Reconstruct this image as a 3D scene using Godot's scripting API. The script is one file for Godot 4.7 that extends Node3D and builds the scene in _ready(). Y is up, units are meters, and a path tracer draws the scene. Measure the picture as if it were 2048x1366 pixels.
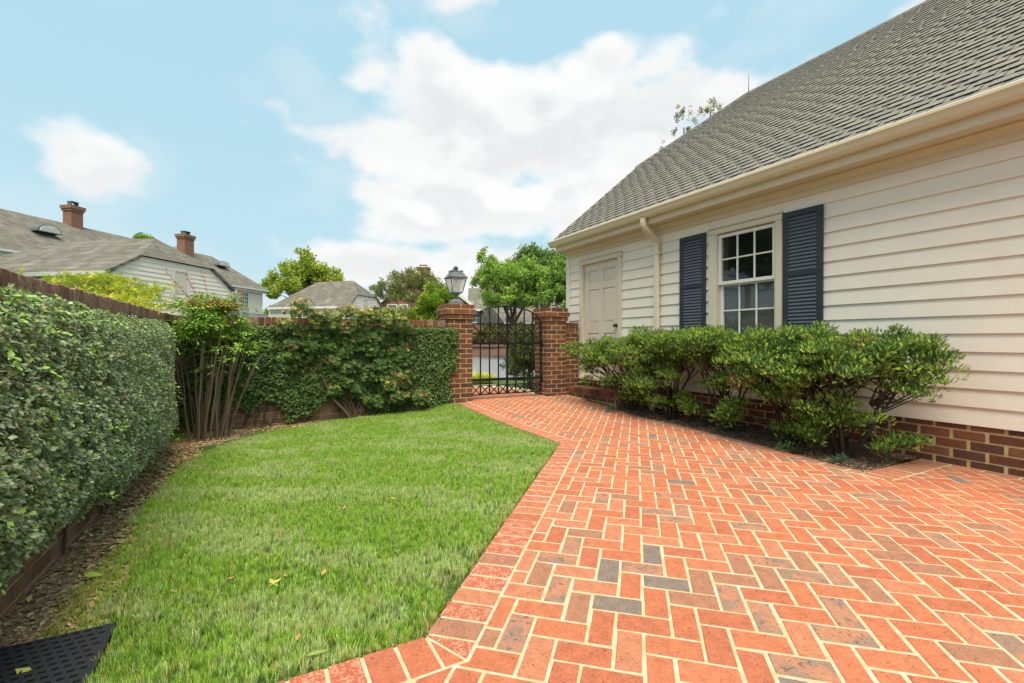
extends Node3D
# A walled brick courtyard beside a clapboard outbuilding: herringbone paving, lawn, creeper-covered walls,
# an iron gate between brick pillars, and the neighbours' roofs and trees beyond.
# World axes: the outbuilding's wall runs along -Z at X = 5.21; y = 0 is the paving.

const YAW := 27.65
const EYE := Vector3(0, 1.065, 0)
const WALL_X := 5.21
var rng := RandomNumberGenerator.new()
var T := {}          # textures
var MT := {}         # materials
var meshes := {}     # shared meshes
var taken := {}      # names in use
var fn := FastNoiseLite.new()

class B:
	var v := PackedVector3Array()
	var n := PackedVector3Array()
	var c := PackedColorArray()
	var tint := Color.WHITE
	var tinted := false
	func tri(a: Vector3, b: Vector3, d: Vector3, o: Vector3) -> void:
		var m := (d - a).cross(b - a)
		if m.dot(o) < 0.0:
			var t := b
			b = d
			d = t
			m = -m
		m = m.normalized()
		v.append(a)
		v.append(b)
		v.append(d)
		for k in 3:
			n.append(m)
			if tinted:
				c.append(tint)
	func quad(a: Vector3, b: Vector3, d: Vector3, e: Vector3, o: Vector3) -> void:
		tri(a, b, d, o)
		tri(a, d, e, o)
	func stri(a: Vector3, b: Vector3, d: Vector3, na: Vector3, nb: Vector3, nd: Vector3) -> void:
		var m := (d - a).cross(b - a)
		if m.dot(na + nb + nd) < 0.0:
			v.append_array(PackedVector3Array([a, d, b]))
			n.append_array(PackedVector3Array([na, nd, nb]))
		else:
			v.append_array(PackedVector3Array([a, b, d]))
			n.append_array(PackedVector3Array([na, nb, nd]))
		if tinted:
			for k in 3:
				c.append(tint)
	func box(t: Transform3D, s: Vector3) -> void:
		var h := s * 0.5
		for ax in 3:
			for sg in [-1.0, 1.0]:
				var u := Vector3.ZERO
				var w := Vector3.ZERO
				var o := Vector3.ZERO
				o[ax] = sg
				u[(ax + 1) % 3] = h[(ax + 1) % 3]
				w[(ax + 2) % 3] = h[(ax + 2) % 3]
				var ce := o * h
				quad(t * (ce - u - w), t * (ce + u - w), t * (ce + u + w), t * (ce - u + w), t.basis * o)
	func slab(a: Vector3, b: Vector3) -> void:
		box(Transform3D(Basis(), (a + b) * 0.5), (b - a).abs())
	# box with chamfered edges and slightly uneven corners
	func cbox(t: Transform3D, s: Vector3, bev: float, jit := 0.0, r: RandomNumberGenerator = null) -> void:
		var h := s * 0.5
		var p := {}
		for sx in [-1, 1]:
			for sy in [-1, 1]:
				for sz in [-1, 1]:
					var j := Vector3.ZERO
					if r:
						j = Vector3(r.randf_range(-jit, jit), r.randf_range(-jit, jit) * 0.5, r.randf_range(-jit, jit))
					var cc := Vector3(sx * h.x, sy * h.y, sz * h.z) + j
					var bb := bev * (1.0 if r == null else r.randf_range(0.6, 1.5))
					p[Vector3i(sx, sy, sz)] = [t * (cc - Vector3(0, sy, sz) * bb), t * (cc - Vector3(sx, 0, sz) * bb), t * (cc - Vector3(sx, sy, 0) * bb)]
		for ax in 3:
			var a1 := (ax + 1) % 3
			var a2 := (ax + 2) % 3
			for sg in [-1, 1]:
				var q := []
				for m in [[-1, -1], [1, -1], [1, 1], [-1, 1]]:
					var k := Vector3i.ZERO
					k[ax] = sg
					k[a1] = m[0]
					k[a2] = m[1]
					q.append(p[k][ax])
				var o := Vector3.ZERO
				o[ax] = sg
				quad(q[0], q[1], q[2], q[3], t.basis * o)
			for m in [[-1, -1], [1, -1], [1, 1], [-1, 1]]:
				var k0 := Vector3i.ZERO
				k0[ax] = -1
				k0[a1] = m[0]
				k0[a2] = m[1]
				var k1 := k0
				k1[ax] = 1
				var o := Vector3.ZERO
				o[a1] = m[0]
				o[a2] = m[1]
				quad(p[k0][a1], p[k0][a2], p[k1][a2], p[k1][a1], t.basis * o)
		for k in p:
			tri(p[k][0], p[k][1], p[k][2], t.basis * Vector3(k))
	# flat polygon in x,z (world) between two heights, top edge bevelled
	func prism(poly: PackedVector2Array, y0: float, y1: float, bev := 0.0) -> void:
		var mid := Vector2.ZERO
		for q in poly:
			mid += q / poly.size()
		var top := PackedVector2Array()
		for q in poly:
			var d := mid - q
			top.append(q + d.normalized() * minf(bev * 1.4, d.length() * 0.3))
		var ix := Geometry2D.triangulate_polygon(top)
		for k in range(0, ix.size(), 3):
			var a := top[ix[k]]
			var b := top[ix[k + 1]]
			var d := top[ix[k + 2]]
			tri(Vector3(a.x, y1, a.y), Vector3(b.x, y1, b.y), Vector3(d.x, y1, d.y), Vector3.UP)
		for k in poly.size():
			var a := poly[k]
			var b := poly[(k + 1) % poly.size()]
			var ta := top[k]
			var tb := top[(k + 1) % poly.size()]
			var o2 := (a + b) * 0.5 - mid
			var e2 := (b - a).orthogonal()
			if e2.dot(o2) < 0:
				e2 = -e2
			var o := Vector3(e2.x, 0, e2.y)
			quad(Vector3(a.x, y0, a.y), Vector3(b.x, y0, b.y), Vector3(b.x, y1 - bev, b.y), Vector3(a.x, y1 - bev, a.y), o)
			if bev > 0.0:
				quad(Vector3(a.x, y1 - bev, a.y), Vector3(b.x, y1 - bev, b.y), Vector3(tb.x, y1, tb.y), Vector3(ta.x, y1, ta.y), o + Vector3.UP * e2.length())
	# profile in local x,y pushed along local z from z0 to z1
	func extrude(poly: PackedVector2Array, t: Transform3D, z0: float, z1: float, caps := true) -> void:
		var area := 0.0
		for k in poly.size():
			area += poly[k].cross(poly[(k + 1) % poly.size()])
		for k in poly.size():
			var a := poly[k]
			var b := poly[(k + 1) % poly.size()]
			var e := (b - a)
			var o2 := Vector2(e.y, -e.x) * signf(area)
			quad(t * Vector3(a.x, a.y, z0), t * Vector3(b.x, b.y, z0), t * Vector3(b.x, b.y, z1), t * Vector3(a.x, a.y, z1), t.basis * Vector3(o2.x, o2.y, 0))
		if caps:
			var ix := Geometry2D.triangulate_polygon(poly)
			for k in range(0, ix.size(), 3):
				for e in [[z0, -1.0], [z1, 1.0]]:
					tri(t * Vector3(poly[ix[k]].x, poly[ix[k]].y, e[0]), t * Vector3(poly[ix[k + 1]].x, poly[ix[k + 1]].y, e[0]), t * Vector3(poly[ix[k + 2]].x, poly[ix[k + 2]].y, e[0]), t.basis * Vector3(0, 0, e[1]))
	func tube(pts: Array, radii: Array, sides := 7) -> void:
		var prev := []
		var prevn := []
		var side := Vector3.RIGHT
		for i in pts.size():
			var d: Vector3 = (pts[mini(i + 1, pts.size() - 1)] - pts[maxi(i - 1, 0)]).normalized()
			if absf(d.dot(side)) > 0.95:
				side = Vector3.FORWARD
			var x := d.cross(side).normalized()
			side = x.cross(d).normalized()
			var ring := []
			var rn := []
			for k in sides:
				var a := TAU * k / sides
				var o := x * cos(a) + side * sin(a)
				rn.append(o)
				ring.append(pts[i] + o * radii[i])
			if i > 0:
				for k in sides:
					var m := (k + 1) % sides
					stri(prev[k], prev[m], ring[m], prevn[k], prevn[m], rn[m])
					stri(prev[k], ring[m], ring[k], prevn[k], rn[m], rn[k])
			if i == 0 or i == pts.size() - 1:
				for k in sides:
					tri(pts[i], ring[k], ring[(k + 1) % sides], d * (-1.0 if i == 0 else 1.0))
			prev = ring
			prevn = rn
	func bar(a: Vector3, b: Vector3, w: float, h: float, up := Vector3.UP) -> void:
		var z := (b - a).normalized()
		if absf(z.dot(up)) > 0.98:
			up = Vector3.RIGHT
		var x := up.cross(z).normalized()
		var y := z.cross(x)
		box(Transform3D(Basis(x, y, z), (a + b) * 0.5), Vector3(w, h, a.distance_to(b)))
	func lathe(prof: Array, ce: Vector3, sides := 20) -> void:
		for i in prof.size() - 1:
			var p0: Vector2 = prof[i]
			var p1: Vector2 = prof[i + 1]
			var e := p1 - p0
			var o2 := Vector2(e.y, -e.x).normalized()
			for k in sides:
				var a0 := TAU * k / sides
				var a1 := TAU * (k + 1) / sides
				var d0 := Vector3(cos(a0), 0, sin(a0))
				var d1 := Vector3(cos(a1), 0, sin(a1))
				var n0 := d0 * o2.x + Vector3.UP * o2.y
				var n1 := d1 * o2.x + Vector3.UP * o2.y
				var a := ce + d0 * p0.x + Vector3.UP * p0.y
				var b := ce + d1 * p0.x + Vector3.UP * p0.y
				var d := ce + d1 * p1.x + Vector3.UP * p1.y
				var f := ce + d0 * p1.x + Vector3.UP * p1.y
				if p0.x > 1e-5:
					stri(a, b, d, n0, n1, n1)
				if p1.x > 1e-5:
					stri(a, d, f, n0, n1, n0)
	func arrays() -> Array:
		var a := []
		a.resize(Mesh.ARRAY_MAX)
		a[Mesh.ARRAY_VERTEX] = v
		a[Mesh.ARRAY_NORMAL] = n
		if tinted:
			a[Mesh.ARRAY_COLOR] = c
		return a
	func mesh(into: ArrayMesh = null) -> ArrayMesh:
		var m := into if into else ArrayMesh.new()
		if v.size():
			m.add_surface_from_arrays(Mesh.PRIMITIVE_TRIANGLES, arrays())
		return m

class Scatter:
	var xf: Array[Transform3D] = []
	var col := PackedColorArray()
	func put(t: Transform3D, c: Color) -> void:
		xf.append(t)
		col.append(c)
	func leaf(p: Vector3, dir: Vector3, up: Vector3, s: float, c: Color) -> void:
		var z := dir.normalized()
		var x := up.cross(z)
		if x.length_squared() < 1e-4:
			x = Vector3(z.y, z.z, z.x).cross(z)
		x = x.normalized()
		put(Transform3D(Basis(x * s, z.cross(x) * s, z * s), p), c)

# ---------- naming and tagging
func numbered(called: String) -> String:
	if not taken.has(called):
		taken[called] = 0
		return called
	taken[called] += 1
	return "%s_%03d" % [called, taken[called]]

func tag(o: Node, label: String, category: String, group := "", kind := "") -> void:
	if label:
		o.set_meta("label", label)
	if category:
		o.set_meta("category", category)
	if group:
		o.set_meta("group", group)
	if kind:
		o.set_meta("kind", kind)

func thing(called: String, label: String, category: String, at := Vector3.ZERO, group := "") -> Node3D:
	var o := Node3D.new()
	o.name = numbered(called)
	add_child(o)
	o.position = at
	tag(o, label, category, group)
	return o

func origin_of(o: Node) -> Vector3:
	var p := Vector3.ZERO
	while o is Node3D and o != self:
		p += o.position
		o = o.get_parent()
	return p

# a part; its mesh is given in world coordinates (or placed by a world transform)
func part(parent: Node, called: String, mesh: Mesh, m: Material, where := Transform3D()) -> MeshInstance3D:
	var o := MeshInstance3D.new()
	o.name = called
	o.mesh = mesh
	if m:
		o.material_override = m
	o.transform = Transform3D(where.basis, where.origin - origin_of(parent))
	parent.add_child(o, true)
	return o

func structure(called: String, mesh: Mesh, m: Material) -> MeshInstance3D:
	var o := MeshInstance3D.new()
	o.name = numbered(called)
	o.mesh = mesh
	if m:
		o.material_override = m
	add_child(o)
	o.set_meta("kind", "structure")
	return o

func spread(parent: Node, called: String, s: Scatter, mesh: Mesh, m: Material, kind := "stuff") -> MultiMeshInstance3D:
	var mm := MultiMesh.new()
	mm.transform_format = MultiMesh.TRANSFORM_3D
	mm.use_colors = true
	mm.mesh = mesh
	mm.instance_count = s.xf.size()
	var off := origin_of(parent)
	for i in s.xf.size():
		var t := s.xf[i]
		t.origin -= off
		mm.set_instance_transform(i, t)
		mm.set_instance_color(i, s.col[i])
	var o := MultiMeshInstance3D.new()
	o.name = called if parent != self else numbered(called)
	o.multimesh = mm
	o.material_override = m
	parent.add_child(o, true)
	if kind:
		o.set_meta("kind", kind)
	return o

# how large a thing of a given area at p shows from the path: used only to choose which of many pieces become parts
func shows(p: Vector3, area: float) -> float:
	var d := p - EYE
	var a := deg_to_rad(YAW)
	var fw := d.x * sin(a) - d.z * cos(a)
	var la := d.x * cos(a) + d.z * sin(a)
	if fw < 0.5 or absf(la) > fw * 1.12 or absf(d.y) > fw * 0.76:
		return area / (100.0 + d.length_squared())
	return area / (fw * fw)

# bricks: list of [world transform, size, material, mesh or null]; the 300 largest in view become parts, the rest one part
func lay(parent: Node, called: String, list: Array, most := 300) -> void:
	var order := []
	for e in list:
		var s: Vector3 = e[1]
		order.append([shows(e[0].origin, s.x * s.y + s.y * s.z + s.x * s.z), e])
	order.sort_custom(func(a, b): return a[0] > b[0])
	var rest := {}
	for k in order.size():
		var e: Array = order[k][1]
		if k < most:
			part(parent, called, e[3] if e[3] else brick_mesh(e[1]), e[2], e[0])
		elif e[2] == null:
			for si in (e[3] as ArrayMesh).get_surface_count():
				var sm: Material = e[3].surface_get_material(si)
				if not rest.has(sm):
					rest[sm] = B.new()
				var sa: Array = (e[3] as ArrayMesh).surface_get_arrays(si)
				var sb: B = rest[sm]
				for q in sa[Mesh.ARRAY_VERTEX]:
					sb.v.append(e[0] * q)
				for q in sa[Mesh.ARRAY_NORMAL]:
					sb.n.append(e[0].basis * q)
		else:
			if not rest.has(e[2]):
				rest[e[2]] = B.new()
			if e[3]:
				var arr: Array = (e[3] as ArrayMesh).surface_get_arrays(0)
				var bb: B = rest[e[2]]
				for q in arr[Mesh.ARRAY_VERTEX]:
					bb.v.append(e[0] * q)
				for q in arr[Mesh.ARRAY_NORMAL]:
					bb.n.append(e[0].basis * q)
			else:
				(rest[e[2]] as B).cbox(e[0], e[1], 0.004, 0.0015, rng)
	if rest.size():
		var am := ArrayMesh.new()
		var k := 0
		for m in rest:
			(rest[m] as B).mesh(am)
			am.surface_set_material(k, m)
			k += 1
		var o := part(parent, called, am, null)
		o.set_meta("kind", "stuff")

func brick_mesh(s: Vector3) -> ArrayMesh:
	var vnt := rng.randi() % 5
	var key := "b%.3f,%.3f,%.3f,%d" % [s.x, s.y, s.z, vnt]
	if not meshes.has(key):
		var b := B.new()
		b.cbox(Transform3D(), s, 0.0036, 0.0019, rng)
		meshes[key] = b.mesh()
	return meshes[key]

# ---------- textures and materials
func bytes_of(sd: int, freq: float, oct: int, size: int, type := FastNoiseLite.TYPE_SIMPLEX_SMOOTH) -> PackedByteArray:
	var f := FastNoiseLite.new()
	f.seed = sd
	f.noise_type = type
	f.frequency = freq
	f.fractal_octaves = oct
	var im := f.get_seamless_image(size, size, false, false, 0.15, true)
	im.convert(Image.FORMAT_L8)
	return im.get_data()

func grey_tex(size: int, fun: Callable) -> ImageTexture:
	var d := PackedByteArray()
	d.resize(size * size)
	for i in size * size:
		d[i] = clampi(int(fun.call(i) * 255.0), 0, 255)
	return ImageTexture.create_from_image(Image.create_from_data(size, size, false, Image.FORMAT_L8, d))

func color_tex(size: int, fun: Callable) -> ImageTexture:
	var d := PackedByteArray()
	d.resize(size * size * 3)
	for i in size * size:
		var c: Color = fun.call(i)
		c = c.linear_to_srgb()
		d[i * 3] = clampi(int(c.r * 255.0), 0, 255)
		d[i * 3 + 1] = clampi(int(c.g * 255.0), 0, 255)
		d[i * 3 + 2] = clampi(int(c.b * 255.0), 0, 255)
	return ImageTexture.create_from_image(Image.create_from_data(size, size, false, Image.FORMAT_RGB8, d))

func make_textures() -> void:
	var n := 512
	var lo := bytes_of(1, 0.012, 3, n)
	var mid := bytes_of(2, 0.05, 3, n)
	var hi := bytes_of(3, 0.22, 2, n)
	var pit := bytes_of(4, 0.16, 1, n, FastNoiseLite.TYPE_VALUE)
	# fired clay: blotches, grain and dark pits
	T.brick = grey_tex(n, func(i):
		var x: float = 0.74 + 0.12 * (lo[i] / 255.0 - 0.5) + 0.14 * (mid[i] / 255.0 - 0.5) + 0.26 * (hi[i] / 255.0 - 0.5)
		if pit[i] > 222:
			x *= 0.72
		if hash(i * 7919) % 1000 < 16:
			x *= 0.6
		return x + 0.15)
	T.relief = grey_tex(n, func(i): return 0.3 * mid[i] / 255.0 + 0.6 * hi[i] / 255.0 - (0.3 if pit[i] > 214 else 0.0) + 0.1)
	# brick with pale salts bloomed on it
	T.salts = color_tex(n, func(i):
		var k := smoothstep(0.5, 0.64, 0.5 * mid[i] / 255.0 + 0.28 * hi[i] / 255.0 + 0.32 * lo[i] / 255.0)
		var g: float = 0.8 + 0.4 * (hi[i] / 255.0 - 0.5)
		return Color(0.45 * g, 0.115 * g, 0.055 * g).lerp(Color(0.5, 0.33, 0.24), k * 0.62))
	# brick flashed grey and tan in the kiln
	T.flashed = color_tex(n, func(i):
		var k := smoothstep(0.3, 0.75, lo[i] / 255.0)
		var g: float = 0.85 + 0.5 * (hi[i] / 255.0 - 0.5) + 0.2 * (mid[i] / 255.0 - 0.5)
		if pit[i] > 205:
			g *= 0.6
		return Color(0.43 * g, 0.2 * g, 0.12 * g).lerp(Color(0.28 * g, 0.18 * g, 0.135 * g), k))
	T.mortar = color_tex(n, func(i):
		var k := smoothstep(0.35, 0.7, lo[i] / 255.0 * 0.6 + mid[i] / 255.0 * 0.4)
		var g: float = 0.86 + 0.3 * (hi[i] / 255.0 - 0.5)
		return Color(0.52 * g, 0.425 * g, 0.25 * g).lerp(Color(0.57 * g, 0.515 * g, 0.39 * g), k))
	T.granules = grey_tex(n, func(i): return 0.8 + 0.5 * (hi[i] / 255.0 - 0.5) + 0.16 * (mid[i] / 255.0 - 0.5) + 0.2 * (lo[i] / 255.0 - 0.5))
	T.paint = grey_tex(n, func(i): return (0.965 + 0.025 * (lo[i] / 255.0 - 0.5) + 0.035 * (hi[i] / 255.0 - 0.5)) * (0.92 if pit[i] > 240 and lo[i] > 150 else 1.0))
	T.grime = color_tex(n, func(i):
		var k := smoothstep(0.4, 0.66, 0.55 * mid[i] / 255.0 + 0.45 * lo[i] / 255.0)
		var g: float = 0.8 + 0.6 * (hi[i] / 255.0 - 0.5)
		return Color(0.37 * g, 0.23 * g, 0.175 * g).lerp(Color(0.14 * g, 0.115 * g, 0.095 * g), k))
	T.soil = color_tex(n, func(i):
		var k: float = mid[i] / 255.0
		var g: float = 0.7 + 0.9 * (hi[i] / 255.0 - 0.5)
		return Color(0.1 * g, 0.066 * g, 0.043 * g).lerp(Color(0.19 * g, 0.13 * g, 0.082 * g), smoothstep(0.4, 0.7, k)))
	T.soil2 = color_tex(n, func(i):
		var k: float = mid[i] / 255.0
		var g: float = 0.75 + 0.9 * (hi[i] / 255.0 - 0.5)
		return Color(0.28 * g, 0.185 * g, 0.11 * g).lerp(Color(0.44 * g, 0.33 * g, 0.2 * g), smoothstep(0.35, 0.7, k)))
	T.turf = color_tex(n, func(i):
		var k: float = mid[i] / 255.0
		var g: float = 0.75 + 0.8 * (hi[i] / 255.0 - 0.5)
		return Color(0.05 * g, 0.1 * g, 0.018 * g).lerp(Color(0.09 * g, 0.16 * g, 0.03 * g), smoothstep(0.35, 0.7, k)))
	T.bark = grey_tex(n, func(i): return 0.7 + 0.5 * (mid[i] / 255.0 - 0.5) + 0.6 * (hi[i] / 255.0 - 0.5))
	# far walls and roofs whose bricks and shingles are too small to pick apart
	var w := 256
	T.far_brick = color_tex(w, func(i):
		var x = i % w
		var y = i / w
		var row = y / 16
		var joint = (y % 16) < 3 or ((x + (row % 2) * 16) % 32) < 3
		var g: float = 0.8 + 0.5 * (hi[(i * 7) % (n * n)] / 255.0 - 0.5)
		var t: float = hash(row * 131 + (x + (row % 2) * 16) / 32 % 8) % 100 / 100.0
		return Color(0.42, 0.33, 0.24) if joint else Color(0.26 * g, 0.085 * g, 0.045 * g).lerp(Color(0.15 * g, 0.06 * g, 0.04 * g), t * 0.7))
	T.far_shingle = grey_tex(w, func(i):
		var x = i % w
		var y = i / w
		var row = y / 32
		var col = (x + (row % 2) * 21) / 43
		var t: float = hash(row * 77 + col % 6) % 100 / 100.0
		var g: float = 0.78 + 0.3 * (t - 0.5) + 0.25 * (hi[(i * 5) % (n * n)] / 255.0 - 0.5)
		return g * (0.45 if (y % 32) > 27 and t > 0.3 else 1.0))

func mat(lin: Color, rough := 0.85, tex: Texture2D = null, scale := 1.0, bump := 0.0, spec := 0.4) -> StandardMaterial3D:
	var m := StandardMaterial3D.new()
	m.albedo_color = lin.linear_to_srgb()
	m.roughness = rough
	m.metallic_specular = spec
	if tex:
		m.albedo_texture = tex
		m.uv1_triplanar = true
		m.uv1_world_triplanar = true
		m.uv1_scale = Vector3.ONE * scale
	if bump > 0.0:
		m.heightmap_enabled = true
		m.heightmap_texture = T.relief
		m.heightmap_scale = bump
		m.uv1_triplanar = true
		m.uv1_world_triplanar = true
		m.uv1_scale = Vector3.ONE * scale
	return m

func leafy(rough := 0.5, back := 0.35) -> StandardMaterial3D:
	var m := StandardMaterial3D.new()
	m.albedo_color = Color.WHITE
	m.vertex_color_use_as_albedo = true
	m.roughness = rough
	m.metallic_specular = 0.45
	m.backlight_enabled = true
	m.backlight = Color(back, back, back * 0.7).linear_to_srgb()
	return m

func make_materials() -> void:
	var W := Color.WHITE
	MT.paver = []
	for c in [Color(0.54, 0.178, 0.088), Color(0.52, 0.165, 0.082), Color(0.56, 0.19, 0.096), Color(0.49, 0.155, 0.082), Color(0.54, 0.21, 0.115)]:
		MT.paver.append(mat(c, 0.9, T.brick, 2.3, 0.12))
	MT.paver_brown = mat(Color(0.4, 0.185, 0.115), 0.9, T.brick, 2.3, 0.12)
	MT.paver_flash = mat(W, 0.9, T.flashed, 1.15, 0.12)
	MT.paver_grey = mat(Color(0.24, 0.185, 0.155), 0.9, T.brick, 2.3, 0.12)
	MT.paver_salt = mat(W, 0.92, T.salts, 2.7, 0.12)
	MT.wall_brick = []
	for c in [Color(0.205, 0.08, 0.044), Color(0.17, 0.066, 0.038), Color(0.24, 0.094, 0.05), Color(0.125, 0.06, 0.044), Color(0.25, 0.108, 0.06)]:
		MT.wall_brick.append(mat(c, 0.9, T.brick, 2.6))
	MT.old_brick = mat(W, 0.95, T.grime, 2.0)
	MT.base_brick = []
	for c in [Color(0.26, 0.15, 0.1), Color(0.3, 0.19, 0.13), Color(0.2, 0.12, 0.085)]:
		MT.base_brick.append(mat(c, 0.95, T.brick, 2.0))
	MT.mortar = mat(W, 0.95, T.mortar, 1.7)
	MT.wall_mortar = mat(Color(1.0, 0.9, 0.74), 0.95, T.mortar, 1.7)
	MT.old_mortar = mat(Color(0.8, 0.74, 0.64), 0.95, T.mortar, 1.7)
	MT.siding = mat(Color(0.82, 0.757, 0.675), 0.55, T.paint, 0.6)
	MT.trim = mat(Color(0.68, 0.605, 0.485), 0.5, T.paint, 0.6)
	MT.door = mat(Color(0.68, 0.61, 0.52), 0.5, T.paint, 0.6)
	MT.gutter = mat(Color(0.74, 0.67, 0.52), 0.35, T.paint, 0.6)
	MT.white = mat(Color(0.78, 0.78, 0.76), 0.45, T.paint, 0.6)
	MT.shutter = mat(Color(0.03, 0.037, 0.048), 0.5)
	MT.louvre = mat(Color(0.08, 0.089, 0.115), 0.42)  # slats paler and bluer than their frame: sky reflection put into the colour
	MT.shingle = []
	for c in [Color(0.325, 0.31, 0.275), Color(0.305, 0.293, 0.265), Color(0.345, 0.325, 0.285), Color(0.29, 0.28, 0.255)]:
		MT.shingle.append(mat(c, 0.95, T.granules, 3.0))
	MT.felt = mat(Color(0.06, 0.057, 0.053), 0.95, T.granules, 3.0)
	MT.iron = mat(Color(0.012, 0.013, 0.014), 0.38)
	MT.pewter = mat(Color(0.1, 0.095, 0.085), 0.35)
	MT.pewter.metallic = 0.7
	MT.lamp = mat(Color(0.17, 0.2, 0.22), 0.6, T.granules, 4.0)
	MT.lamp_base = mat(Color(0.25, 0.28, 0.32), 0.6, T.granules, 4.0)
	MT.frost = mat(Color(0.75, 0.76, 0.74), 0.4)
	MT.frost.transparency = BaseMaterial3D.TRANSPARENCY_ALPHA
	MT.frost.albedo_color.a = 0.5
	MT.glass = mat(Color(0.3, 0.34, 0.33), 0.02)
	MT.glass.transparency = BaseMaterial3D.TRANSPARENCY_ALPHA
	MT.glass.albedo_color.a = 0.012
	MT.screen = mat(Color(0.12, 0.12, 0.125), 0.6)
	MT.screen.transparency = BaseMaterial3D.TRANSPARENCY_ALPHA
	MT.screen.albedo_color.a = 0.6
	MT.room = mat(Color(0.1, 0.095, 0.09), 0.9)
	MT.soil = mat(W, 0.97, T.soil, 1.9, 0.9)
	MT.turf = mat(W, 0.97, T.turf, 1.3, 0.6)
	MT.rubber = mat(Color(0.022, 0.024, 0.028), 0.75)
	MT.bark = mat(Color(0.2, 0.14, 0.095), 0.95, T.bark, 5.0)
	MT.cane = mat(Color(0.34, 0.26, 0.18), 0.9, T.bark, 6.0)
	MT.grey_bark = mat(Color(0.3, 0.27, 0.23), 0.95, T.bark, 2.0)
	MT.asphalt = mat(Color(0.3, 0.31, 0.33), 0.9, T.granules, 1.2)
	MT.far_brick = mat(W, 0.9, T.far_brick, 0.8)
	MT.far_roof = mat(Color(0.27, 0.255, 0.22), 0.95, T.far_shingle, 0.62)
	MT.far_wall = mat(Color(0.83, 0.78, 0.69), 0.6, T.paint, 0.4)
	MT.far_trim = mat(Color(0.66, 0.67, 0.66), 0.5)
	MT.slate = mat(Color(0.1, 0.11, 0.13), 0.6)
	MT.far_glass = mat(Color(0.1, 0.13, 0.16), 0.08)
	MT.leaf = leafy(0.5, 0.3)
	MT.ivy = leafy(0.46, 0.26)
	MT.grass = leafy(0.6, 0.4)
	MT.bright = leafy(0.55, 0.5)
	MT.dry = leafy(0.9, 0.1)

# ---------- leaf shapes (unit length, base at the origin, tip at +z)
func leaf_into(b: B, t: Transform3D, w: float, fold: float, droop := 0.0) -> void:
	var p0 := t * Vector3.ZERO
	var m := t * Vector3(0, -fold - droop * 0.3, 0.48)
	var tip := t * Vector3(0, -droop, 1)
	var l := t * Vector3(-w, -droop * 0.3, 0.42)
	var r := t * Vector3(w, -droop * 0.3, 0.42)
	var up := t.basis.y
	b.tri(p0, l, m, up)
	b.tri(l, tip, m, up)
	b.tri(p0, m, r, up)
	b.tri(m, tip, r, up)

func leaf_mesh(w: float, fold: float, droop := 0.0) -> ArrayMesh:
	var b := B.new()
	leaf_into(b, Transform3D(), w, fold, droop)
	return b.mesh()

func look(dir: Vector3, up: Vector3) -> Basis:
	var z := dir.normalized()
	var x := up.cross(z)
	if x.length_squared() < 1e-4:
		x = Vector3(z.y, z.z, z.x).cross(z)
	x = x.normalized()
	return Basis(x, z.cross(x), z)

func rdir() -> Vector3:
	return Vector3(rng.randfn(), rng.randfn(), rng.randfn()).normalized()

# loose clump of leaves in a unit ball
func clump_mesh(count: int, size: float, w: float, rise := 0.3, fold := 0.1) -> ArrayMesh:
	var b := B.new()
	for k in count:
		var d := rdir()
		var p := d * rng.randf_range(0.15, 0.8)
		var z := (d + rdir() * 0.8 + Vector3.UP * rise).normalized()
		var bs := look(z, (Vector3.UP + rdir() * 0.8).normalized()) * Basis.from_scale(Vector3.ONE * size * rng.randf_range(0.7, 1.2))
		leaf_into(b, Transform3D(bs, p), w, fold, 0.1)
	return b.mesh()

# upright twig with leaves in pairs up its length, as on boxwood and holly (length 1 along +z)
func sprig_mesh(pairs: int, size: float, w: float, open := 0.8) -> ArrayMesh:
	var b := B.new()
	b.tube([Vector3.ZERO, Vector3(0, 0, 0.9)], [0.025, 0.012], 3)
	for k in pairs:
		var f := 0.12 + 0.82 * k / maxf(1.0, pairs - 1)
		for s in 3:
			var a := k * 1.9 + s * TAU / 3 + rng.randf_range(-0.3, 0.3)
			var out := Vector3(cos(a), sin(a), 0)
			var z := (out * open * (1.15 - 0.5 * f) + Vector3(0, 0, 0.35 + 0.5 * f)).normalized()
			var bs := look(z, (Vector3(0, 0, 1) - out * 0.3).normalized()) * Basis.from_scale(Vector3.ONE * size * rng.randf_range(0.8, 1.15))
			leaf_into(b, Transform3D(bs, Vector3(0, 0, f)), w, 0.07, 0.08)
	return b.mesh()

# ring of long leaves round a shoot tip
func rosette_mesh(count: int, w: float, open: float) -> ArrayMesh:
	var b := B.new()
	for k in count:
		var a := TAU * k / count + rng.randf_range(-0.3, 0.3)
		var out := Vector3(cos(a), sin(a), 0)
		var z := (out * open + Vector3(0, 0, rng.randf_range(0.15, 0.9))).normalized()
		var bs := look(z, (Vector3(0, 0, 1) - out * 0.4).normalized()) * Basis.from_scale(Vector3.ONE * rng.randf_range(0.7, 1.1))
		leaf_into(b, Transform3D(bs, -Vector3(0, 0, 0.25) * rng.randf()), w, 0.06, 0.12)
	return b.mesh()

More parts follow.
